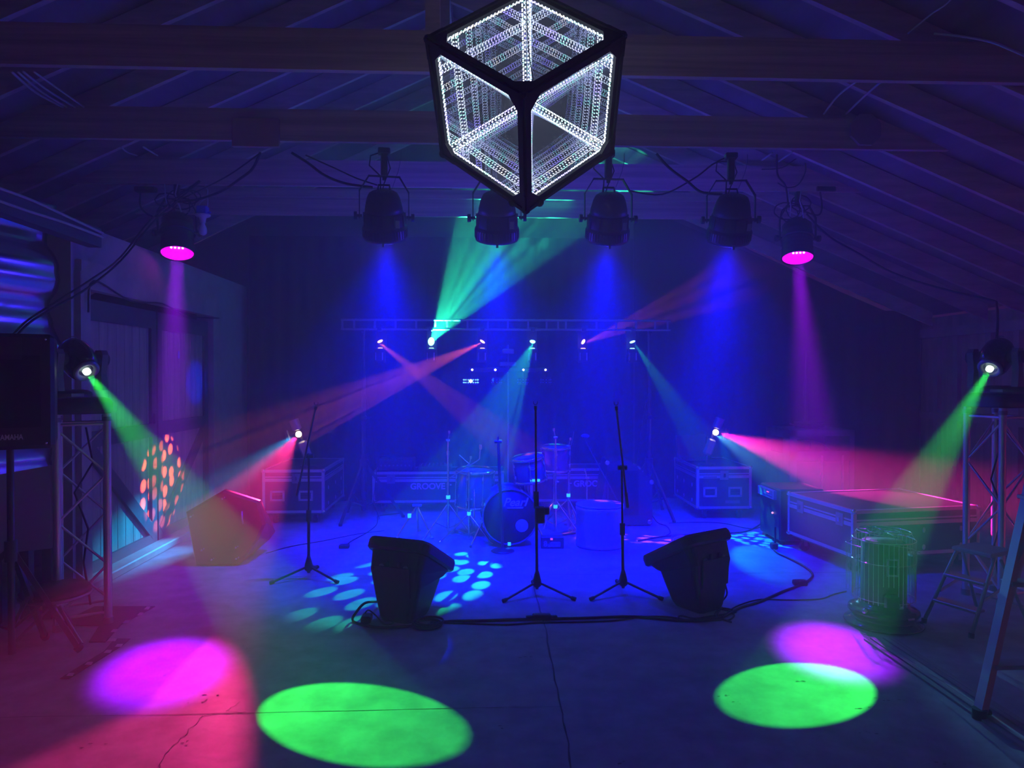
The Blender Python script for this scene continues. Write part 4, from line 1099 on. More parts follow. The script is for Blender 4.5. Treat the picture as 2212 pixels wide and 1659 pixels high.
# ================================================================== drum kit
M_SHELL = mat('drum_shell', (0.03, 0.03, 0.07), 0.12, coat=.6)
M_SHELL_G = mat('drum_shell_green', (0.02, 0.06, 0.07), 0.15, coat=.6)
M_HEAD = mat('drum_head', (0.16, 0.16, 0.2), 0.45)
M_HEADB = mat('black_drum_head', (0.012, 0.012, 0.02), 0.35)
def drum(name, label, c, axis, r, h, lugs, head, shell, hoop=M_CHROME, group='drums of the kit', head2=None):
    root = thing(name, label, 'drum', c, group=group)
    A = Vector(axis).normalized(); q = Vector((0, 0, 1)).rotation_difference(A).to_matrix().to_4x4()
    MB(q).lathe([(r*.99, -h/2), (r, -h/2+.005), (r, h/2-.005), (r*.99, h/2)], n=40).obj('shell', shell, root)
    for s_ in (-1, 1):
        z = s_*h/2
        MB(q).lathe([(r+.002, z-s_*.018), (r+.014, z-s_*.016), (r+.014, z+s_*.010), (r+.004, z+s_*.012), (r+.002, z)], n=40).obj('hoop', hoop, root)
        MB(q).lathe([(0.0001, z+s_*.004), (r*.99, z+s_*.003)], n=40).obj('drum_head', head if s_ > 0 else (head2 or head), root)
    for k in range(lugs):
        a = 2*PI*(k+.5)/lugs; x, y = math.cos(a), math.sin(a)
        m_ = MB(q)
        m_.cyl((x*(r+.018), y*(r+.018), -h/2+.02), (x*(r+.018), y*(r+.018), h/2-.0), .004, n=6)
        for s_ in (-1, 1):
            m_.ball((x*(r+.012), y*(r+.012), s_*(h/2-.06)), .013, 8, (1, 1, 1.8)); m_.ball((x*(r+.016), y*(r+.016), s_*(h/2)), .009, 8, (1, 1, 1.4))
        m_.obj('lug', M_CHROME, root)
    return root
kc = Vector((W(1099, 1110, 7.05).x, 7.15, .30))
kick = drum('kick_drum', 'big kick drum facing the room, black front head with a white script name', kc, (.05, -1, 0), .265, .42, 8, M_HEADB, M_SHELL, hoop=mat('kick_hoop', (0.05, 0.05, 0.12), 0.2, coat=.5))
text('name_script', 'Pearl', .115, (.055, -.222, .145), (PI/2, 0, .05), mat('logo_white', (0.75, 0.75, 0.85), 0.5), kick, ext=.001, shear=.35, bold=.002)
MB().box((.06, -.2205, .092), (.155, .002, .010)).obj('name_underline', MATS['logo_white'], kick)
MB().cyl((.125, -.217, -.085), (.125, -.2225, -.085), .062, n=28).obj('port_hole_cover', mat('port_pale', (0.35, 0.5, 0.8), 0.6), kick)
for s_ in (-1, 1):
    a = MB().cyl((s_*.26, -.10, -.06), (s_*.38, -.22, -.285), .011, n=8).cyl((s_*.26, -.10, -.02), (s_*.26, -.10, -.08), .02, n=10)
    a = a.obj('spur', M_CHROME, kick)
    MB().ball((s_*.38, -.22, -.285), .016, 8).obj('rubber_tip', M_RUBBER, a)
MB().box((-.0, -.235, -.262), (.03, .02, .03)).obj('tape', M_TAPE, kick)
zf = W(1025, 1015, 7.45).z
ft = drum('floor_tom', 'large floor tom left of the kick drum, dark greenish shell', (W(1026, 1050, 7.45).x, 7.45, zf-.19), (.03, -.05, 1), .20, .38, 8, M_HEAD, M_SHELL_G, hoop=M_CHROME)
for k in range(3):
    a = 2*PI*k/3+.5
    MB().tube([(.225*math.cos(a), .225*math.sin(a), .02), (.225*math.cos(a), .225*math.sin(a), -.28), (.26*math.cos(a), .26*math.sin(a), -.49)], .007, 7).ball((.26*math.cos(a), .26*math.sin(a), -(zf-.19)+.012), .014, 8).obj('leg', M_CHROME, ft)
rt_ = drum('rack_tom', 'tilted rack tom mounted above the kick drum', W(1143, 1012, 7.25), (-.14, -.10, 1), .165, .24, 6, M_HEAD, M_SHELL)
MB().ball((.02, -.165, .02), .028, 12, (1, .3, .7)).obj('badge', M_EDGE, rt_)
MB().box((.05, -.150, -.10), (.10, .02, .022)).obj('tape', M_TAPE, rt_)
MB().tube([(0, .0, -.05), (-.05, .06, -.16), (-.05, .12, -.28)], .013, 8).obj('tom_arm', M_CHROME, rt_)
t2 = drum('high_tom', 'smaller tom standing higher behind the rack tom', W(1199, 990, 7.85), (0.0, -.05, 1), .165, .26, 6, M_HEAD, M_SHELL)
MB().cyl((0, .10, -.13), (0, .10, -W(1199, 990, 7.85).z), .013, n=8).bar((-.15, -.08, .0), (-.15, -.08, .0001), .01, .01).obj('stand_pole', M_CHROME, t2)
for k in range(3):
    a = 2*PI*k/3; zz = W(1199, 990, 7.85).z
    MB().cyl((0, .10, -zz+.30), (.28*math.cos(a), .10+.28*math.sin(a), -zz+.008), .008, n=7).obj('stand_leg', M_CHROME, t2)
# stool-drum on the right
bx = F(1304, 1190)
br = thing('metal_drum_seat', 'bluish white metal drum with corrugated side standing right of the kick drum', 'drum seat', (bx.x, bx.y+.22, 0))
n_ = 64; rings = []
for z, k in ((0.0, 1.0), (.02, 1.03), (.035, 1.0), (.05, 1.0), (.37, 1.0), (.385, 1.03), (.40, 1.0)):
    rings.append([((.235*k+(.004*math.cos(a*16) if .04 < z < .38 else 0))*math.cos(a), (.235*k+(.004*math.cos(a*16) if .04 < z < .38 else 0))*math.sin(a), z) for a in [2*PI*i/n_ for i in range(n_)]])
MB().loft(rings, True).obj('shell', mat('pale_metal', (0.50, 0.52, 0.62), 0.28, 0.55), br)
MB().lathe([(.225, .40), (.238, .405), (.238, .418), (.225, .42), (0.0001, .415)], n=40).obj('lid', mat('lid_blue', (0.35, 0.36, 0.5), 0.35, .3), br)

# ---- stands
def tri_base(root, z_h, spread, m, n0=90, lr=.009, dbl=True):
    for k in range(3):
        a = math.radians(n0+120*k); c, s_ = math.cos(a), math.sin(a)
        MB().cyl((.018*c, .018*s_, z_h), (spread*c, spread*s_, .015), lr, n=8).cyl((spread*c, spread*s_, .02), (spread*1.06*c, spread*1.06*s_, .012), lr*1.5, n=8).obj('leg', m, root)
        if dbl: MB().cyl((.014*c, .014*s_, z_h*.28), (spread*.52*c, spread*.52*s_, z_h*.50), lr*.7, n=6).obj('brace', m, root)
def cym_stand(label, px, ybase, ytop, Y=None, tilt=None, tape=None, n0=90, r=.011):
    Y = Y or F(px, ybase).y; x = W(px, 1000, Y).x; zt = W(px, ytop, Y).z
    root = thing('cymbal_stand', label, 'cymbal stand', (x, Y, 0), group='chrome cymbal stands without cymbals')
    MB().cyl((0, 0, .02), (0, 0, zt*.50), r*1.3, n=10).cyl((0, 0, zt*.48), (0, 0, zt*.80), r, n=10).cyl((0, 0, zt*.78), (0, 0, zt-.10), r*.75, n=8).obj('pole', M_CHROME, root)
    MB().cyl((0, 0, zt*.47), (0, 0, zt*.51), .02, n=10).cyl((0, 0, zt*.49), (.035, 0, zt*.49), .008, n=8).obj('collar', M_CHROME, root); MB().cyl((0, 0, zt*.77), (0, 0, zt*.81), .017, n=10).obj('collar', M_CHROME, root)
    MB().cyl((-.02, 0, zt-.10), (.02, 0, zt-.10), .014, n=10).cyl((0, 0, zt-.10), ((tilt or .02), 0, zt-.02), .006, n=8).cyl(((tilt or .02), 0, zt-.03), ((tilt or .02), 0, zt), .014, n=8).obj('tilter', M_CHROME, root)
    tri_base(root, zt*.30, .30, M_CHROME, n0)
    if tape: MB().cyl((0, 0, zt*tape), (0, 0, zt*tape+.035), r*1.3+.008, n=10).obj('tape', M_TAPE, root)
    return root
cym_stand('tall chrome cymbal stand left of the floor tom, in front of GROOVE', 968, 1160, 930, tilt=.012, tape=.36, n0=95)
s2 = cym_stand('chrome boom stand in front of the floor tom', 1013, 1168, 985, tape=.30, n0=80, r=.009)
a_ = W(1013, 1002, s2.location.y)-s2.location
b_ = W(1036, 992, s2.location.y-.1)-s2.location; c_ = W(972, 1032, s2.location.y+.1)-s2.location
MB().cyl(c_, b_, .008, n=8).obj('boom', M_CHROME, s2)
MB().cyl(b_, b_+Vector((.01, 0, .13)), .007, n=8).cyl(b_+Vector((.01, 0, .10)), b_+Vector((.01, 0, .15)), .016, n=8).obj('tilter', M_CHROME, s2)
MB().cyl(a_, a_+Vector((-.10, .02, .09)), .005, n=6).obj('boom', M_CHROME, s2)
cym_stand('chrome cymbal stand right of the rack tom with green tape low down', 1200, 1152, 925, tilt=-.02, tape=.24, n0=85)
s4 = cym_stand('chrome cymbal stand in front of the long case, orange light on its legs', 1228, 1139, 945, tilt=.0, tape=.34, n0=60)
cym_stand('thin stand behind the metal drum', 1268, 1120, 1012, 7.62, tilt=-.02, r=.008)
# low tripod snare stand
Y_ = F(900, 1160).y; sn = thing('snare_stand', 'low folded tripod stand with green tape, left of the cymbal stand', 'stand', (W(901, 1150, Y_).x, Y_, 0))
MB().cyl((0, 0, .05), (0, 0, .33), .010, n=8).obj('pole', M_CHROME, sn)
for (dx, dy) in ((-.20, -.10), (.16, -.10), (.0, .22)):
    MB().cyl((0, 0, .33), (dx, dy, .015), .012, n=8).ball((dx, dy, .016), .022, 8, (1.4, 1, .7)).obj('leg', M_CHROME, sn)
MB().bbox((.0, 0, .335), (.10, .05, .025), .006).obj('hinge', M_GREY, sn)
MB().box((-.075, -.045, .235), (.035, .03, .04)).obj('tape', M_TAPE, sn)
# hi-hat pedal and hardware tangle right of kick
Y_ = 7.45; pd = thing('kick_pedal', 'chrome pedal and hardware legs between kick drum and metal drum', 'pedal', (W(1245, 1150, 7.3).x, 7.45, 0))
MB().bar((-.16, -.05, .03), (.12, .10, .05), .08, .012).obj('foot_plate', M_CHROME, pd)
MB().cyl((-.02, 0, .03), (-.06, .05, .30), .008, n=8).cyl((.06, .02, .02), (-.02, .04, .26), .008, n=8).obj('post', M_CHROME, pd)
MB().bar((.10, -.04, .012), (.20, .06, .012), .03, .015).obj('heel', M_CHROME, pd)
# straight round-base stand before the kick
p0 = F(1086, 1191); rb = thing('round_base_stand', 'black straight stand on a round base in front of the kick drum', 'microphone stand', (p0.x, p0.y, 0))
h_ = W(1076, 943, p0.y).z; dx = W(1076, 943, p0.y).x-p0.x
MB().lathe([(0, 0), (.115, 0), (.118, .008), (.10, .018), (.03, .026), (.015, .04), (0, .04)], n=28).obj('base', M_BLACKM, rb)
MB().cyl((0, 0, .02), (dx, 0, h_-.04), .015, n=12).cyl((dx, 0, h_-.06), (dx, 0, h_), .008, n=8).obj('pole', M_BLACKM, rb)
MB().cyl((dx-.035, 0, h_-.05), (dx+.035, 0, h_-.05), .016, n=10).obj('clutch', M_BLACK, rb)

def mic_stand(label, px, py, ytop_pole, boom=None, n0=90, sp_=.30, base='tri', pxtop=None):
    p = F(px, py); Y = p.y
    top = W(pxtop or px, ytop_pole, Y)
    root = thing('microphone_stand', label, 'microphone stand', (p.x, Y, 0), group='black tripod microphone stands without microphones')
    t = top-Vector((p.x, Y, 0))
    k = .52
    MB().cyl((0, 0, .05), t*k, .0125, n=12).obj('lower_tube', M_BLACKM, root)
    MB().cyl(t*(k-.01), t, .0085, n=10).obj('upper_tube', M_BLACKM, root)
    MB().cyl(t*(k-.05), t*(k+.04), .021, n=12).obj('clutch', M_BLACK, root)
    MB().lathe([(.014, .0), (.035, .02), (.034, .05), (.022, .10), (.014, .13)], (0, 0, .06), n=14).obj('hub', M_BLACK, root)
    for j in range(3):
        a = math.radians(n0+120*j); c, s_ = math.cos(a), math.sin(a)
        lg = MB().cyl((.02*c, .02*s_, .10), (sp_*c, sp_*s_, .016), .0095, n=8).obj('leg', M_BLACKM, root)
        MB().cyl((sp_*.95*c, sp_*.95*s_, .02), (sp_*1.06*c, sp_*1.06*s_, .013), .0155, n=8).obj('rubber_foot', M_RUBBER, lg)
    if boom:
        (ax, ay), (bx_, by_) = boom
        a = W(ax, ay, Y-.02)-Vector((p.x, Y, 0)); b = W(bx_, by_, Y-.02)-Vector((p.x, Y, 0))
        MB().cyl(a, b, .008, n=8).cyl(a, a.lerp(b, .16), .012, n=8).obj('boom', mat('boom_metal', (0.10, 0.10, 0.16), 0.3, .6), root)
        MB().cyl(t+Vector((-.03, 0, 0)), t+Vector((.04, 0, 0)), .020, n=10).ball(t, .024, 10).obj('boom_joint', M_BLACK, root)
        e = b
    else: e = t
    d = (e-(a if boom else Vector((0, 0, 0)))).normalized()
    cl = MB()
    cl.cyl(e, e+d*.03, .013, n=10)
    cl.tube([e+d*.035+Vector((.016*math.cos(q), 0, .022+.018*math.sin(q))) for q in [PI*(.5+.35)+k_*(2*PI-.7*PI*1)/9+.0 for k_ in range(10)]], .004, 6)
    cl.obj('clip', M_BLACK, root)
    return root
mic_stand('black boom microphone stand at the left, standing in the pink light', 667, 1250, 985, boom=((641, 1071), (681, 885)), n0=90)
mic_stand('straight black microphone stand in the middle of the stage front', 1160, 1286, 885, n0=92, pxtop=1157)
mic_stand('black boom microphone stand right of the middle one, before the metal drum', 1346, 1284, 1010, boom=((1356, 1097), (1332, 886)), n0=88, pxtop=1343)
MB().bbox((0, 0, 0), (.075, .05, .13), .01).bbox((.055, 0, .03), (.04, .03, .06), .008).obj('cable_holder', M_BLACK)
o = bpy.data.objects['cable_holder']; o.location = W(1166, 1112, F(1160, 1286).y-.03); 
for r_ in bpy.data.objects:
    if r_.get('label', '').startswith('straight black microphone'): o.location = o.location-r_.location; o.parent = r_
# black overhead boom stand to the right of the kit
p = F(1312, 1150); ms = thing('drum_microphone_stand', 'thin black boom stand slanting over the drum kit from the right', 'microphone stand', (W(1302, 1100, 7.9).x, 7.75, 0))
a = W(1339, 1092, 7.7)-ms.location; b = W(1264, 952, 7.6)-ms.location
MB().cyl(a, b, .008, n=8).obj('boom', M_BLACKM, ms)
k_ = a.lerp(b, .35)
MB().cyl((k_.x, k_.y, .03), k_, .011, n=8).obj('pole', M_BLACKM, ms)
mb = MB()
for k in range(3):
    t = math.radians(20+120*k); MB().cyl((k_.x, k_.y, .22), (k_.x+.26*math.cos(t), k_.y+.26*math.sin(t), .012), .009, n=6).obj('leg', M_BLACKM, ms)
MB().ball(b+Vector((-.0, 0, .05)), .035, 10, (1.4, .8, .7)).obj('microphone', mat('mic_foam', (0.05, 0.07, 0.12), .9), ms)
o = thing('clip_stand', 'very thin chrome rod stand slanting up right of the cymbal stands', 'stand', (W(1236, 1146, 7.9).x, 7.9, 0))
zt = W(1240, 932, 7.9)-o.location; zm = W(1231, 975, 7.9)-o.location
MB().cyl((zm.x, 0, 0.012), zm, .006, n=6).cyl(zm, zt, .004, n=6).cyl((zm.x, 0, 0), (zm.x, 0, .014), .07, n=16).obj('rod', M_CHROME, o)

# small box with a blue emblem beside the kick drum
p0 = F(1194, 1186); bxo = thing('small_sign_box', 'small dark box with a pale blue number and boxed lettering beside the kick drum', 'box', (p0.x, p0.y+.06, 0), -.03)
MB().bbox((0, 0, .058), (.225, .12, .113), .004).obj('body', M_BLACK, bxo)
M_SIGN = mat('sign_blue', (0.55, 0.75, 1.0), 0.5)
text('number', '8', .075, (-.07, -.0615, .048), (PI/2, 0, 0), M_SIGN, bxo, ext=.001)
mb = MB(); X0, X1, Z0, Z1 = -.045, .075, .024, .068
for (a, b, c, d) in ((X0, X1, Z0, Z0+.004), (X0+.03, X1, Z1-.004, Z1), (X1-.004, X1, Z0, Z1), (X0, X0+.004, Z0, Z1-.02)):
    mb.box(((a+b)/2, -.0615, (c+d)/2), (b-a, .003, d-c))
rr = random.Random(2)
for zr in (.035, .047, .058):
    x = X0+.010+(zr-.035)*.4
    while x < X1-.012:
        w = rr.uniform(.004, .010); mb.box((x+w/2, -.0615, zr), (w, .003, rr.uniform(.004, .008))); x += w+.003
mb.obj('emblem', M_SIGN, bxo)
MB().box((-.01, -.0615, .098), (.024, .003, .02)).obj('pink_lamp', glow('pink_dot', (1, .1, .45), .9), bxo)
# ================================================================== floor monitors
def rrect(w, h, r, n=4):
    out = []
    for (sx, sy, a0) in ((1, 1, 0), (-1, 1, 90), (-1, -1, 180), (1, -1, 270)):
        for k in range(n+1):
            a = math.radians(a0+90*k/n); out.append((sx*(w/2-r)+r*math.cos(a), sy*(h/2-r)+r*math.sin(a)))
    return out
def monitor(label, p, rz, sx=1):
    """plastic wedge seen from behind: big front rim up and away, body narrowing to the floor"""
    root = thing('floor_monitor', label, 'speaker', (p.x, p.y, 0), rz, group='plastic floor monitors facing the stage')
    # sections from the front rim (top, away) to the back foot (low, near); each (centre y, z, width, height, tilt)
    Tt = math.radians(38)
    secs = [(.20, .36, .47, .60, 52), (.185, .345, .49, .62, 52), (.165, .322, .49, .62, 52), (.155, .312, .44, .57, 50), (.09, .25, .42, .50, 42), (.02, .16, .36, .40, 30), (-.02, .07, .30, .32, 14), (-.02, .012, .26, .28, 0)]
    rings = []
    for (y, z, w, h, t) in secs:
        a = math.radians(t); ring = []
        for (u, v) in rrect(w, h, .05):
            ring.append((u, y+v*math.cos(a), max(0.004, z+v*math.sin(-a)*1.0)))
        rings.append(ring)
    MB(Matrix.Diagonal((sx, 1, 1, 1))).loft(rings[3:], False).obj('body', M_BLACK, root)
    MB(Matrix.Diagonal((sx, 1, 1, 1))).loft(rings[:4], False).obj('front_rim', M_BLACKM, root)
    g = [(u, .207+v*math.cos(math.radians(52)), .366-v*math.sin(math.radians(52))) for (u, v) in rrect(.43, .56, .04)]
    g2_ = [(x, y+.008, z+.008) for (x, y, z) in g]
    MB().loft([g, g2_]).obj('grille', M_GREY, root)
    return root
# simple upright-lying cabinet matched to the silhouettes
def monitor2(label, outline_rim, outline_body, Yn, depth, rz, cx, details, grp='plastic floor monitors facing the stage'):
    pass
def moni(label, px, py, rz, W_=.485, Hh=.50):
    p = F(px, py)
    root = thing('floor_monitor', label, 'speaker', (p.x, p.y+.10, 0), rz, group='plastic floor monitors facing the stage')
    # local frame: -Y faces the camera. Back panel (towards the camera) tapers to a narrow foot; the rim leans away
    def ring(y, zc, w, h, lean):
        out = []
        for (u, v) in rrect(w, h, .045):
            out.append((u*(1.0 if v > 0 else 1.0), y+v*math.sin(lean), zc+v*math.cos(lean)))
        return out
    # horizontal sections from the foot upwards
    hs = [(.0, .24, .26, -.02), (.03, .27, .29, -.015), (.12, .31, .33, .0), (.24, .365, .37, .02), (.33, .41, .41, .05), (.385, .43, .40, .065)]
    R_ = []
    for (z, w, d, oy) in hs:
        R_.append([(u, oy+v, z) for (u, v) in rrect(w, d, .045)])
    T = Matrix.Translation((0, .085, .40)) @ Matrix.Rotation(math.radians(-29), 4, 'X')
    R_ = R_[:4]
    R_.append([(u*1.0, -.02+.06+v*.97-.02, .30+(-v)*.30) for (u, v) in rrect(.40, .40, .045)])
    R_.append([tuple(T @ Vector((u, v, -.032))) for (u, v) in rrect(.43, .47, .06)])
    MB().loft(R_).obj('body', M_BLACK, root)
    # front rim: slanted rounded slab on top, leaning to the stage
    rg = []
    for (z, k) in ((-.03, .95), (-.015, 1.0), (.035, 1.0), (.055, .97)):
        rg.append([(u*k, v*k, z) for (u, v) in rrect(W_, .56, .08, 5)])
    MB(T).loft(rg).obj('front_rim', M_BLACKM, root)
    MB(T).loft([[(u, v, .052) for (u, v) in rrect(.42, .49, .05)], [(u, v, .060) for (u, v) in rrect(.42, .49, .05)]]).obj('grille', M_GREY, root)
    # recessed back panel, hooks and jacks
    yb = -.165
    MB(Matrix.Translation((0, 0, 0)) @ Matrix.Rotation(math.radians(3.5), 4, 'X')).box((0, yb, .30), (.27, .012, .20)).obj('back_panel', M_BLACK, root)
    for x in (-.045, .045):
        MB().bbox((x, yb-.012, .405), (.022, .02, .04), .004).obj('handle_lug', M_RUBBER, root)
    MB().cyl((-.04, yb-.016, .375), (.04, yb-.016, .375), .009, n=8).obj('handle', M_BLACK, root)
    for (x, z) in ((-.095, .385), (.095, .385), (-.06, .27), (.05, .27)):
        MB().lathe([(.006, -.006), (.018, -.004), (.018, .006), (.006, .008)], (x, yb-.008, z), (0, 1, 0), n=14).obj('socket', M_GREY, root)
    return root
m1 = moni('black floor monitor left of the middle, seen from behind, cable coil at its foot', 874, 1340, -.42)
m2 = moni('black floor monitor at the right, turned toward the middle, seen from behind', 1512, 1318, .55)

# slanted sub cabinet by the barn door
pz = F(470, 1222)
wb = thing('slanted_speaker', 'large black many-sided speaker cabinet standing askew by the barn door', 'speaker', (pz.x, pz.y, 0))
Y0 = pz.y
sil = [(402, 1106), (484, 1058), (560, 1082), (574, 1132), (558, 1166), (516, 1221), (424, 1221), (412, 1160)]
P_ = [W(x, y, Y0)-Vector((pz.x, Y0, 0)) for (x, y) in sil]
fr_ = [(q.x, 0, max(.004, q.z)) for q in P_]; bk = [(q.x*.80+.03, .48, max(.004, q.z*.52+.004)) for q in P_]
md = [(q.x, .05, max(.004, q.z)) for q in P_]
cen = Vector((0, -.03, .36))
MB().loft([[(q[0]*.94, -.02, q[2]*.94+.018) for q in fr_], fr_, md, bk]).obj('body', M_BLACK, wb)
for (x, y) in ((410, 1112), (435, 1190), (458, 1212), (514, 1184), (483, 1071), (515, 1210)):
    q = W(x, y, Y0)-Vector((pz.x, Y0, 0)); MB().ball((q.x*.93, -.022, q.z*.93+.02), .012, 8).ball((q.x*.93+.02, -.022, q.z*.93+.032), .008, 8).obj('bolt', M_CHROME, wb)
q = W(527, 1118, Y0)-Vector((pz.x, Y0, 0))
MB().tube([(q.x-.01, -.025, q.z+.06), (q.x, -.05, q.z), (q.x+.0, -.025, q.z-.05)], .008, 7).obj('handle', M_EDGE, wb)

# ================================================================== kerosene heater
hp = F(1908, 1346)
ht_ = thing('kerosene_heater', 'round kerosene heater with wire guard cage and black base at the right', 'heater', (hp.x, hp.y, 0), 0.1)
M_HB = mat('heater_base_black', (0.012, 0.014, 0.018), 0.22, coat=.4)
MB().lathe([(0, 0), (.235, 0), (.25, .012), (.245, .022), (.20, .040), (.19, .05), (.205, .065), (.225, .09), (.22, .11), (.19, .125), (.165, .135), (.15, .155), (0, .155)], n=44).obj('base_tank', M_HB, ht_)
MB().lathe([(.135, .15), (.14, .17), (.14, .555), (.135, .565), (.128, .57), (.0001, .565)], n=40).obj('burner_drum', mat('heater_drum', (0.10, 0.075, 0.08), 0.5), ht_)
MB().lathe([(0.0001, .576), (.11, .574), (.115, .568)], n=32).obj('top_disc', mat('heater_top', (0.42, 0.25, 0.26), 0.5), ht_)
# mica window
wd = MB(Matrix.Rotation(-.25, 4, 'Z'))
for s_ in (-1, 1):
    wd.box((s_*.032, -.146, .42), (.010, .012, .115)).box((0, -.146, .42+s_*.053), (.074, .012, .010))
wd.obj('window_frame', M_EDGE, ht_)
MB(Matrix.Rotation(-.25, 4, 'Z')).box((0, -.141, .42), (.055, .006, .10)).obj('window_pane', M_BLACKM, ht_)
cg = MB(); Rg = .195
for k in range(40):
    a = 2*PI*k/40
    if 1.5*PI-.75 < a < 1.5*PI-.28: z0 = .30
    else: z0 = .17
    cg.cyl((Rg*math.cos(a), Rg*math.sin(a), z0), (Rg*math.cos(a), Rg*math.sin(a), .585), .0022, n=5, caps=False)
def ring_(R, z, r=.0026, a0=0, a1=2*PI, n=48, c=(0, 0)):
    full = abs(a1-a0-2*PI) < 1e-3
    P = [(c[0]+R*math.cos(a0+(a1-a0)*k/n), c[1]+R*math.sin(a0+(a1-a0)*k/n), z) for k in range(n if full else n+1)]
    return P, full
for (R, z, r) in ((Rg, .585, .004), (Rg, .44, .0022), (Rg, .19, .003)):
    P, fl_ = ring_(R, z, r); cg.tube(P, r, 6, closed=True)
cg.obj('wire_guard', M_CHROME, ht_)
tp = MB()
for (R, z, r) in ((.165, .635, .0035), (.10, .633, .0025), (.05, .633, .0025)):
    P, fl_ = ring_(R, z, r); tp.tube(P, r, 6, closed=True)
for k in range(6):
    a = 2*PI*k/6+.3; c, s_ = math.cos(a), math.sin(a)
    tp.tube([(.0, .0, .634), (.165*c, .165*s_, .634), (Rg*c, Rg*s_, .585)], .0028, 6)
tp.obj('top_grill', M_CHROME, ht_)
# opened gate wires hanging to the left and right side pieces
sd = MB()
for k in range(7):
    a = PI+.35-.10*k; c, s_ = math.cos(a), math.sin(a)
    sd.cyl((-.02+.245*c, .245*s_-.03, .24+.02*(k % 3)), (-.02+.245*c, .245*s_-.03, .56), .002, n=5)
P, _ = ring_(.245, .56, .003, PI-.3, PI+.4, 12, (-.02, -.03)); sd.tube(P, .003, 6)
sd.tube([(-.29, -.05, .585), (-.24, -.02, .592), (-.18, .0, .585), (-.1, -.15, .58), (.05, -.20, .56), (.20, -.10, .50)], .003, 6)
sd.obj('side_gate', M_CHROME, ht_)
MB().bbox((.19, -.02, .43), (.04, .09, .09), .01).obj('side_bracket', M_GREY, ht_)
MB(Matrix.Rotation(-.35, 4, 'Z')).bbox((0, -.17, .20), (.10, .06, .10), .015).obj('igniter_box', M_HB, ht_)
MB().ball((-.20, -.09, .12), .022, 10).obj('filler_cap', M_CHROME, ht_)
MB(Matrix.Rotation(.1, 4, 'Z')).box((.02, -.222, .098), (.05, .006, .012)).obj('badge', M_EDGE, ht_)
MB(Matrix.Rotation(-.12, 4, 'Z')).box((0, -.185, .165), (.06, .012, .014)).obj('wick_lever', M_EDGE, ht_)

# ================================================================== step stool
M_STOOL = mat('stool_metal', (0.35, 0.33, 0.38), 0.35, .6)
A = F(1996, 1345); B = F(2098, 1378)      # front feet
dv = (B-A); wst = dv.length; rz_ = math.atan2(dv.y, dv.x)
ss = thing('step_stool', 'folding three-step metal stool with a flat top in front of the right truss tower', 'step stool', ((A+B)/2)[:], rz_)
hw = wst/2
topz = W(2060, 1175, (A.y+B.y)/2+.34).z
lean = .30
for s_ in (-1, 1):
    MB().tube([(s_*hw, 0, .012), (s_*hw*.80, lean, topz-.03), (s_*hw*.76, lean+.03, topz-.008)], .013, 8).obj('front_leg', M_STOOL, ss)
    MB().tube([(s_*(hw+.01), .62, .012), (s_*hw*.8, lean+.08, topz-.04)], .011, 8).obj('rear_leg', M_STOOL, ss)
    MB().cyl((s_*hw, 0, 0), (s_*hw, .003, .03), .018, n=10).obj('rubber_foot', M_RUBBER, ss)
MB().bbox((0, lean+.10, topz), (hw*2*.86, .28, .03), .01).obj('top_platform', mat('stool_top', (0.28, 0.25, 0.3), 0.5), ss)
for k, z in enumerate((topz*.30, topz*.64)):
    f_ = z/topz; w2 = hw*2*(1-.2*f_)
    MB().bbox((0, lean*f_+.03, z), (w2, .10, .022), .006).obj('step', M_STOOL, ss)
MB().bar((-hw, .60, .12), (hw, .60, .12), .02, .012).obj('rear_brace', M_STOOL, ss)
for s_ in (-1, 1): MB().bar((s_*hw*.88, .15, topz*.42), (s_*hw*.88, .40, topz*.55), .006, .02).obj('spreader', M_CHROME, ss)

# ================================================================== tall ladder in the right corner
ft0 = F(2116, 1552); Yl = ft0.y
ld = thing('stepladder', 'tall pale metal stepladder cut off by the right edge', 'ladder', (ft0.x, Yl, 0))
top_ = W(2238, 1000, Yl+.45)-ld.location
def lp(t, dx=0, dy=0): return top_*t + Vector((dx, dy, 0))
MB().bar((0, 0, 0.02), tuple(top_*2.0), .035, .055, (0, 1, 0)).obj('rail', mat('ladder_alu', (0.36, 0.33, 0.37), 0.45, .5), ld)
M_LAD = MATS['ladder_alu']
MB().bar((.62, .02, 0.02), tuple(Vector((.52, 0, 0))+top_*2.0-Vector((.2, 0, 0))), .035, .055, (0, 1, 0)).obj('rail', M_LAD, ld)
for t in (.19, .50, .85, 1.2, 1.55):
    q = top_*t; MB().bbox((q.x+.31-.05*t, q.y, q.z), (.62-.02*t, .09, .022), .004).obj('step', M_LAD, ld)
MB().bar(tuple(top_*.46+Vector((0, .02, 0))), (.45, .25, top_.z*.66), .012, .035).obj('brace', M_LAD, ld)
MB().bar((.85, 1.0, 0.02), tuple(top_*2.0+Vector((0.25, .05, 0))), .025, .035, (0, 1, 0)).obj('rear_rail', M_LAD, ld)
MB().cyl((0, 0, 0), (0, 0, .05), .034, n=12).cyl((.0, -.0, .03), (.055, -.0, .03), .014, n=8).obj('rubber_foot', M_RUBBER, ld)

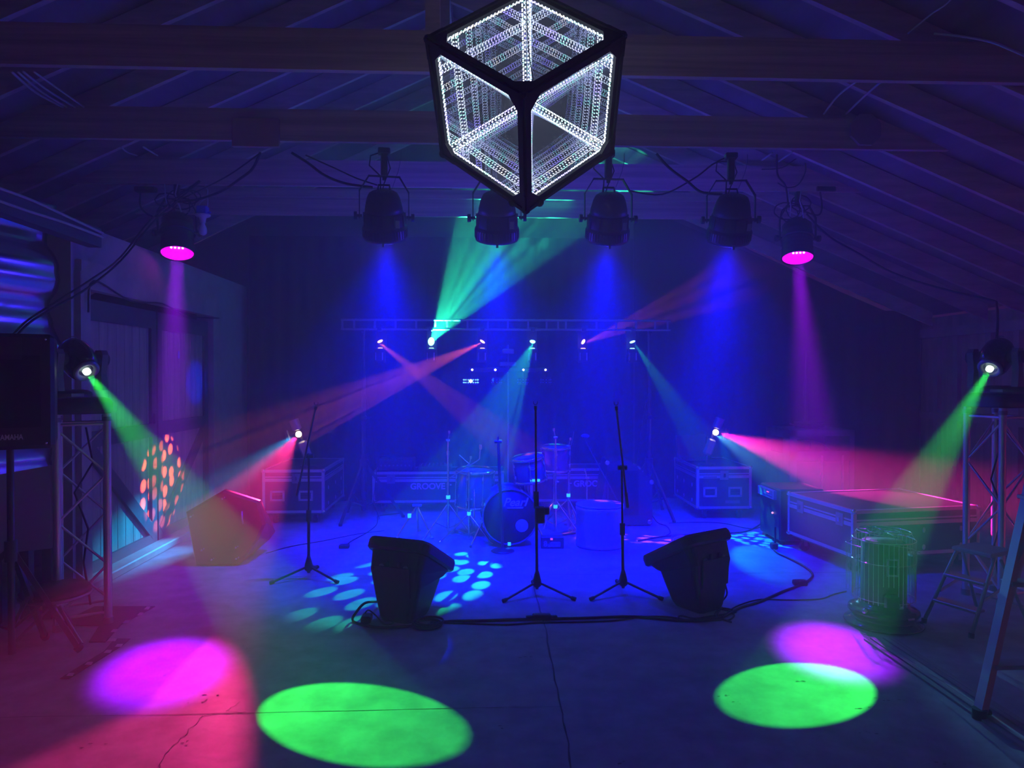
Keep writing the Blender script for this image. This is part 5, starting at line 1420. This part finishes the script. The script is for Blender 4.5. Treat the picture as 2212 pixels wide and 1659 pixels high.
# ================================================================== left corner
# big loudspeaker
Ys = 4.02
x1_ = W(118, 850, Ys).x; z1_ = W(60, 722, Ys).z; z0_ = W(60, 968, Ys).z
sw = .62
LR = .50
lsp = thing('loudspeaker', 'big black loudspeaker with a grey maker name at the left edge', 'speaker', (x1_-(sw/2)*math.cos(LR)-.22*math.sin(LR)+.0, Ys-(sw/2)*math.sin(LR)+.22*math.cos(LR), z0_), LR)
H_ = z1_-z0_
MB().bbox((0, 0, H_/2), (sw, .44, H_), .02).obj('cabinet', M_BLACK, lsp)
MB().box((-.02, -.222, H_*.50), (sw-.09, .008, H_*.62)).obj('grille', M_CLOTH, lsp)
MB().box((-.02, -.223, H_*.87), (sw-.26, .006, .12)).obj('horn_panel', M_BLACKM, lsp)
xx = sw/2-.235
text('maker_name', 'YAMAHA', .040, (.105, -.2265, .068), (PI/2, 0, 0), mat('name_grey', (0.8, 0.8, 0.82), 0.5, spec=0.5), lsp, ext=.001, bold=.0012).scale = (.72, 1, 1)
for (x, z) in ((.27, .03), (.27, H_-.03)): MB().ball((x, -.225, z), .007, 8).obj('screw', M_CHROME, lsp)
# cabinet-like stage box and its stand
st = thing('speaker_stand', 'black tripod speaker stand under the loudspeaker at the left edge', 'stand', (x1_-.36, Ys+.18, 0))
MB().cyl((0, 0, .08), (0, 0, z0_), .019, n=12).obj('pole', M_BLACKM, st)
MB().cyl((0, 0, .62), (0, 0, .74), .034, n=12).obj('collar', M_BLACK, st)
tip = F(170, 1412)-Vector((x1_-.36, Ys+.18, 0))
for (tx, ty) in ((tip.x, tip.y), (-tip.x*.2, .40), (-.62, -.1)):
    MB().bar((0, 0, .70), (tx, ty, .03), .028, .028).obj('leg', M_BLACKM, st)
    MB().bar((0, 0, .22), (tx*.5, ty*.5, .36), .02, .012).obj('brace', M_BLACKM, st)
    MB().cyl((tx*.97, ty*.97, .045), (tx*1.03, ty*1.03, .022), .024, n=8).obj('rubber_foot', M_RUBBER, st)
# low board bin behind the stand
q0 = W(8, 1160, 4.75); 
bn = thing('board_counter', 'low pale board counter standing behind the loudspeaker stand at the left', 'counter', (-3.3, 5.05, 0))
M_BRD = mat('pale_counter_board', (0.40, 0.33, 0.40), 0.7)
xa_, xb_ = W(-60, 1080, 4.8).x+3.3, W(108, 1080, 5.0).x+3.3
MB()._add([(xa_, -.25, .50), (xb_, -.05, .50), (xb_, -.05, W(112, 1010, 4.9).z), (xa_, -.25, W(0, 1040, 4.7).z), (xa_, -.22, .50), (xb_, -.02, .50), (xb_, -.02, W(112, 1010, 4.9).z), (xa_, -.22, W(0, 1040, 4.7).z)],
          [(0, 1, 2, 3), (7, 6, 5, 4), (0, 4, 5, 1), (1, 5, 6, 2), (2, 6, 7, 3), (3, 7, 4, 0)]).obj('front_board', M_BRD, bn)
for x in (xa_+.05, xb_-.04, (xa_+xb_)/2): MB().box((x, .0-(.12 if x < 0 else 0), .25), (.06, .06, .52)).obj('leg', M_DARKW, bn)
# round stool
sp_ = F(118, 1392); 
sl = thing('round_stool', 'round black padded stool in front of the left truss tower', 'stool', (W(112, 1290, 4.58).x, 4.62, 0))
zs_ = W(112, 1272, 4.6).z
MB().lathe([(0, zs_-.05), (.16, zs_-.05), (.19, zs_-.035), (.20, zs_-.01), (.185, zs_+.005), (0, zs_+.01)], n=32).obj('seat', M_BLACK, sl)
MB().lathe([(.165, zs_-.065), (.203, zs_-.05), (.203, zs_-.035), (.19, zs_-.035)], n=32).obj('seat_rim', M_GREY, sl)
MB().cyl((0, 0, .1), (0, 0, zs_-.05), .015, n=10).obj('post', M_CHROME, sl)
for k in range(3):
    a = math.radians(-25+120*k)
    MB().cyl((0, 0, zs_-.09), (.24*math.cos(a), .24*math.sin(a), .012), .011, n=8).obj('leg', M_GREY, sl)
MB().cyl((0, -.02, zs_-.12), (.05, -.06, zs_-.09), .01, n=8).obj('height_knob', M_CHROME, sl)

# strips of matting with pale dashes
M_MAT = mat('dark_mat', (0.05, 0.04, 0.05), 0.85)
M_DASH = mat('dash_tape', (0.55, 0.5, 0.52), 0.7)
def fmat(label, quad, dashes, name='floor_mat'):
    P = [F(x, y) for (x, y) in quad]; n_ = len(P)
    o = MB()._add([(p.x, p.y, .001) for p in P]+[(p.x, p.y, .006) for p in P], [tuple(range(n_)), tuple(range(n_, 2*n_))]+[(i, (i+1) % n_, n_+(i+1) % n_, n_+i) for i in range(n_)]).obj(name, M_MAT)
    tag(o, label, 'floor mat', 'dark floor mats with dashed edges')
    for (x, y, w, sk) in dashes:
        q = [F(x-w, y+3.4), F(x+w-4, y+3.4), F(x+w, y-2.8), F(x-w+6, y-2.8)]
        d = MB()._add([(p.x, p.y, .0075) for p in q]+[(p.x, p.y, .006) for p in q], [(0, 1, 2, 3), (7, 6, 5, 4), (0, 1, 5, 4), (1, 2, 6, 5), (2, 3, 7, 6), (3, 0, 4, 7)]).obj('edge_dash', M_DASH, o)
    return o
fmat('dark mat with a dashed edge beside the foot of the left truss tower', [(205, 1311), (335, 1311), (262, 1350), (228, 1388), (192, 1388), (215, 1352), (120, 1352)],
     [(318, 1315, 7, 0), (303, 1328, 7, 0), (273, 1345, 8, 0), (247, 1364, 8, 0)])
fmat('narrow dark mat strip with dashes running toward the loudspeaker stand foot', [(248, 1381), (282, 1381), (262, 1397), (150, 1467), (130, 1467), (225, 1408)],
     [(242, 1384, 11, 0), (257, 1396, 9, 0), (233, 1409, 9, 0), (192, 1435, 9, 0), (152, 1459, 9, 0)])

# shiny crinkled foil on the outer left wall
fo = MB(); nx, nz = 60, 70; vs = []
for j in range(nz+1):
    for i in range(nx+1):
        y = 3.0+2.56*i/nx; z = .90+2.10*j/nz
        x = -3.26-(5.56-y)*.35+.045*math.sin(z*11+.5*math.sin(y*.9))+.010*math.sin(z*27+.6*math.sin(y*1.3))+.0035*math.sin(z*61+y*.7)+.02*math.sin(y*1.2+z)-.02*(i/nx)
        vs.append((x, y, z))
fo._add(vs, [(j*(nx+1)+i, j*(nx+1)+i+1, (j+1)*(nx+1)+i+1, (j+1)*(nx+1)+i) for j in range(nz) for i in range(nx)], True)
o = fo.obj('foil_sheet', mat('crinkled_foil', (0.6, 0.6, 0.75), 0.24, 1.0)); tag(o, 'shiny crinkled foil sheet hung beside the barn door wall at the left', 'foil sheet')
so = o.modifiers.new('thick', 'SOLIDIFY'); so.thickness = .004
# sloping metal flashing with wires above it
a = W(-80, 410, 4.2); b = W(205, 515, 5.55)
fl_ = MB().bar(tuple(a), tuple(b), .10, .14).obj('sloping_beam', M_DARKW); tag(fl_, 'dark sloping beam carrying two pale wires in the upper left', 'beam', kind='thing')
for k, lb in enumerate(('upper pale wire on the sloping beam at the left', 'lower pale wire on the sloping beam at the left')):
    cable('wire', lb, [a+Vector((.06, 0, .06-.07*k)), a.lerp(b, .33)+Vector((.06, 0, .075-.08*k)), a.lerp(b, .66)+Vector((.06, 0, .06-.05*k)), b+Vector((.06, 0, .04-.03*k))], .010, M_BONE, 'wire', 'pale wires on the sloping beam')

# ================================================================== floor cables
g3 = 'black cables on the floor'
def fc(lab, pix, r=.007, name='floor_cable', grp=g3):
    return cable(name, lab, [F(x, y, r+.001+(q[0] if q else 0)) for (x, y, *q) in pix], r, M_RUBBER, 'cable', grp)
fc('thick black cable running across the floor between the two floor monitors', [(905, 1356), (960, 1343), (1050, 1340), (1160, 1337), (1260, 1335), (1370, 1332), (1470, 1340), (1520, 1338), (1560, 1332)], .010)
fc('thin black cable beside the thick one between the floor monitors', [(930, 1344), (1000, 1346), (1090, 1349), (1160, 1345), (1260, 1343), (1330, 1340), (1390, 1332), (1450, 1333), (1500, 1342), (1560, 1338)], .006)
o = MB().bbox((0, 0, .022), (.13, .05, .04), .008).bbox((-.085, 0, .018), (.05, .03, .026), .006).bbox((.085, 0, .018), (.05, .03, .026), .006).obj('cable_connector', M_BLACK); o.location = F(1170, 1339); tag(o, 'black cable connector on the floor below the middle microphone stand', 'connector')
# coil
c_ = F(922, 1352); mb = MB()
for k in range(5):
    R1 = .10-.008*(k % 3); mb.tube([(c_.x+.005*k+R1*math.cos(q*PI/12), c_.y+R1*math.sin(q*PI/12)*.9, .008+.007*k) for q in range(24)], .006, 6, closed=True)
tag(mb.obj('cable_coil', M_RUBBER), 'coil of black cable on the floor at the foot of the left floor monitor', 'cable')
fc('black cable arching up from the floor on the left of the left floor monitor', [(820, 1300, .02), (790, 1302, .10), (770, 1322, .06), (762, 1340), (785, 1350), (830, 1356), (890, 1352), (905, 1356)], .009)
fc('small black cable loop with a plug left of the left floor monitor', [(788, 1345), (789, 1325, .05), (797, 1318, .08), (812, 1330, .02), (830, 1348), (850, 1345), (835, 1330)], .005)
o = MB().bbox((0, 0, .03), (.07, .10, .05), .01).obj('power_plug', M_BLACK); o.location = F(792, 1345); tag(o, 'black power plug lying left of the left floor monitor', 'plug')
fc('tangled black cable loop on the right of the right floor monitor', [(1565, 1258, .18), (1570, 1285, .08), (1550, 1312), (1575, 1320), (1586, 1330), (1570, 1340), (1550, 1328), (1560, 1312)], .006)
fc('second tangled cable loop beside the right floor monitor', [(1462, 1340), (1470, 1330), (1500, 1336), (1540, 1330), (1590, 1322), (1560, 1314), (1545, 1330), (1580, 1344)], .006)
fc('black cable running from the right floor monitor to the plug near the trunk', [(1560, 1334), (1600, 1312), (1640, 1300), (1690, 1278), (1722, 1266), (1745, 1255), (1755, 1240), (1735, 1222), (1700, 1204), (1682, 1196), (1672, 1188)], .009)
fc('thin black cable from the right floor monitor to the heater', [(1565, 1330), (1590, 1310), (1640, 1295), (1700, 1296), (1770, 1294), (1800, 1284), (1828, 1277)], .005)
o = MB().bbox((0, 0, .022), (.11, .06, .04), .008).obj('cable_connector', M_BLACK); o.location = F(1728, 1264); tag(o, 'black cable connector on the floor in front of the long trunk', 'connector')
o = MB().bbox((0, 0, .03), (.06, .07, .06), .008).bbox((.01, 0, .12), (.016, .016, .2), .004).obj('socket_post', M_BLACK); o.location = F(1672, 1186); tag(o, 'small black plug block at the foot of the tall cabinet', 'plug')
fc('black cable running across the back of the stage to the tall cabinet', [(1378, 1168), (1440, 1158), (1500, 1155), (1560, 1152), (1610, 1148), (1640, 1134), (1652, 1120), (1660, 1108, .2)], .008)
fc('black cable zigzagging behind the right flight case', [(1400, 1100), (1420, 1128), (1440, 1136), (1448, 1150), (1438, 1158), (1455, 1158)], .006)
fc('thin cable curving in front of the right flight case', [(1445, 1130), (1500, 1128), (1560, 1130), (1620, 1142), (1650, 1136)], .005)
fc('black cable snaking from the GROOVE case to a small box on the floor', [(870, 1108), (820, 1114), (816, 1122), (812, 1135), (790, 1152), (760, 1168), (748, 1178)], .006)
fc('thin cable lying across the left of the stage floor', [(575, 1195), (630, 1180), (700, 1168), (770, 1154), (830, 1146)], .004)
o = MB().bbox((0, 0, .02), (.10, .07, .035), .006).obj('floor_socket_box', M_BLACK); o.location = F(744, 1184); tag(o, 'small black socket box on the floor left of the stage', 'socket box')
o = MB().bbox((0, 0, .035), (.14, .08, .07), .01).obj('foot_switch', M_GREY); o.location = F(1466, 1172); tag(o, 'small grey foot switch box behind the right floor monitor', 'foot switch')
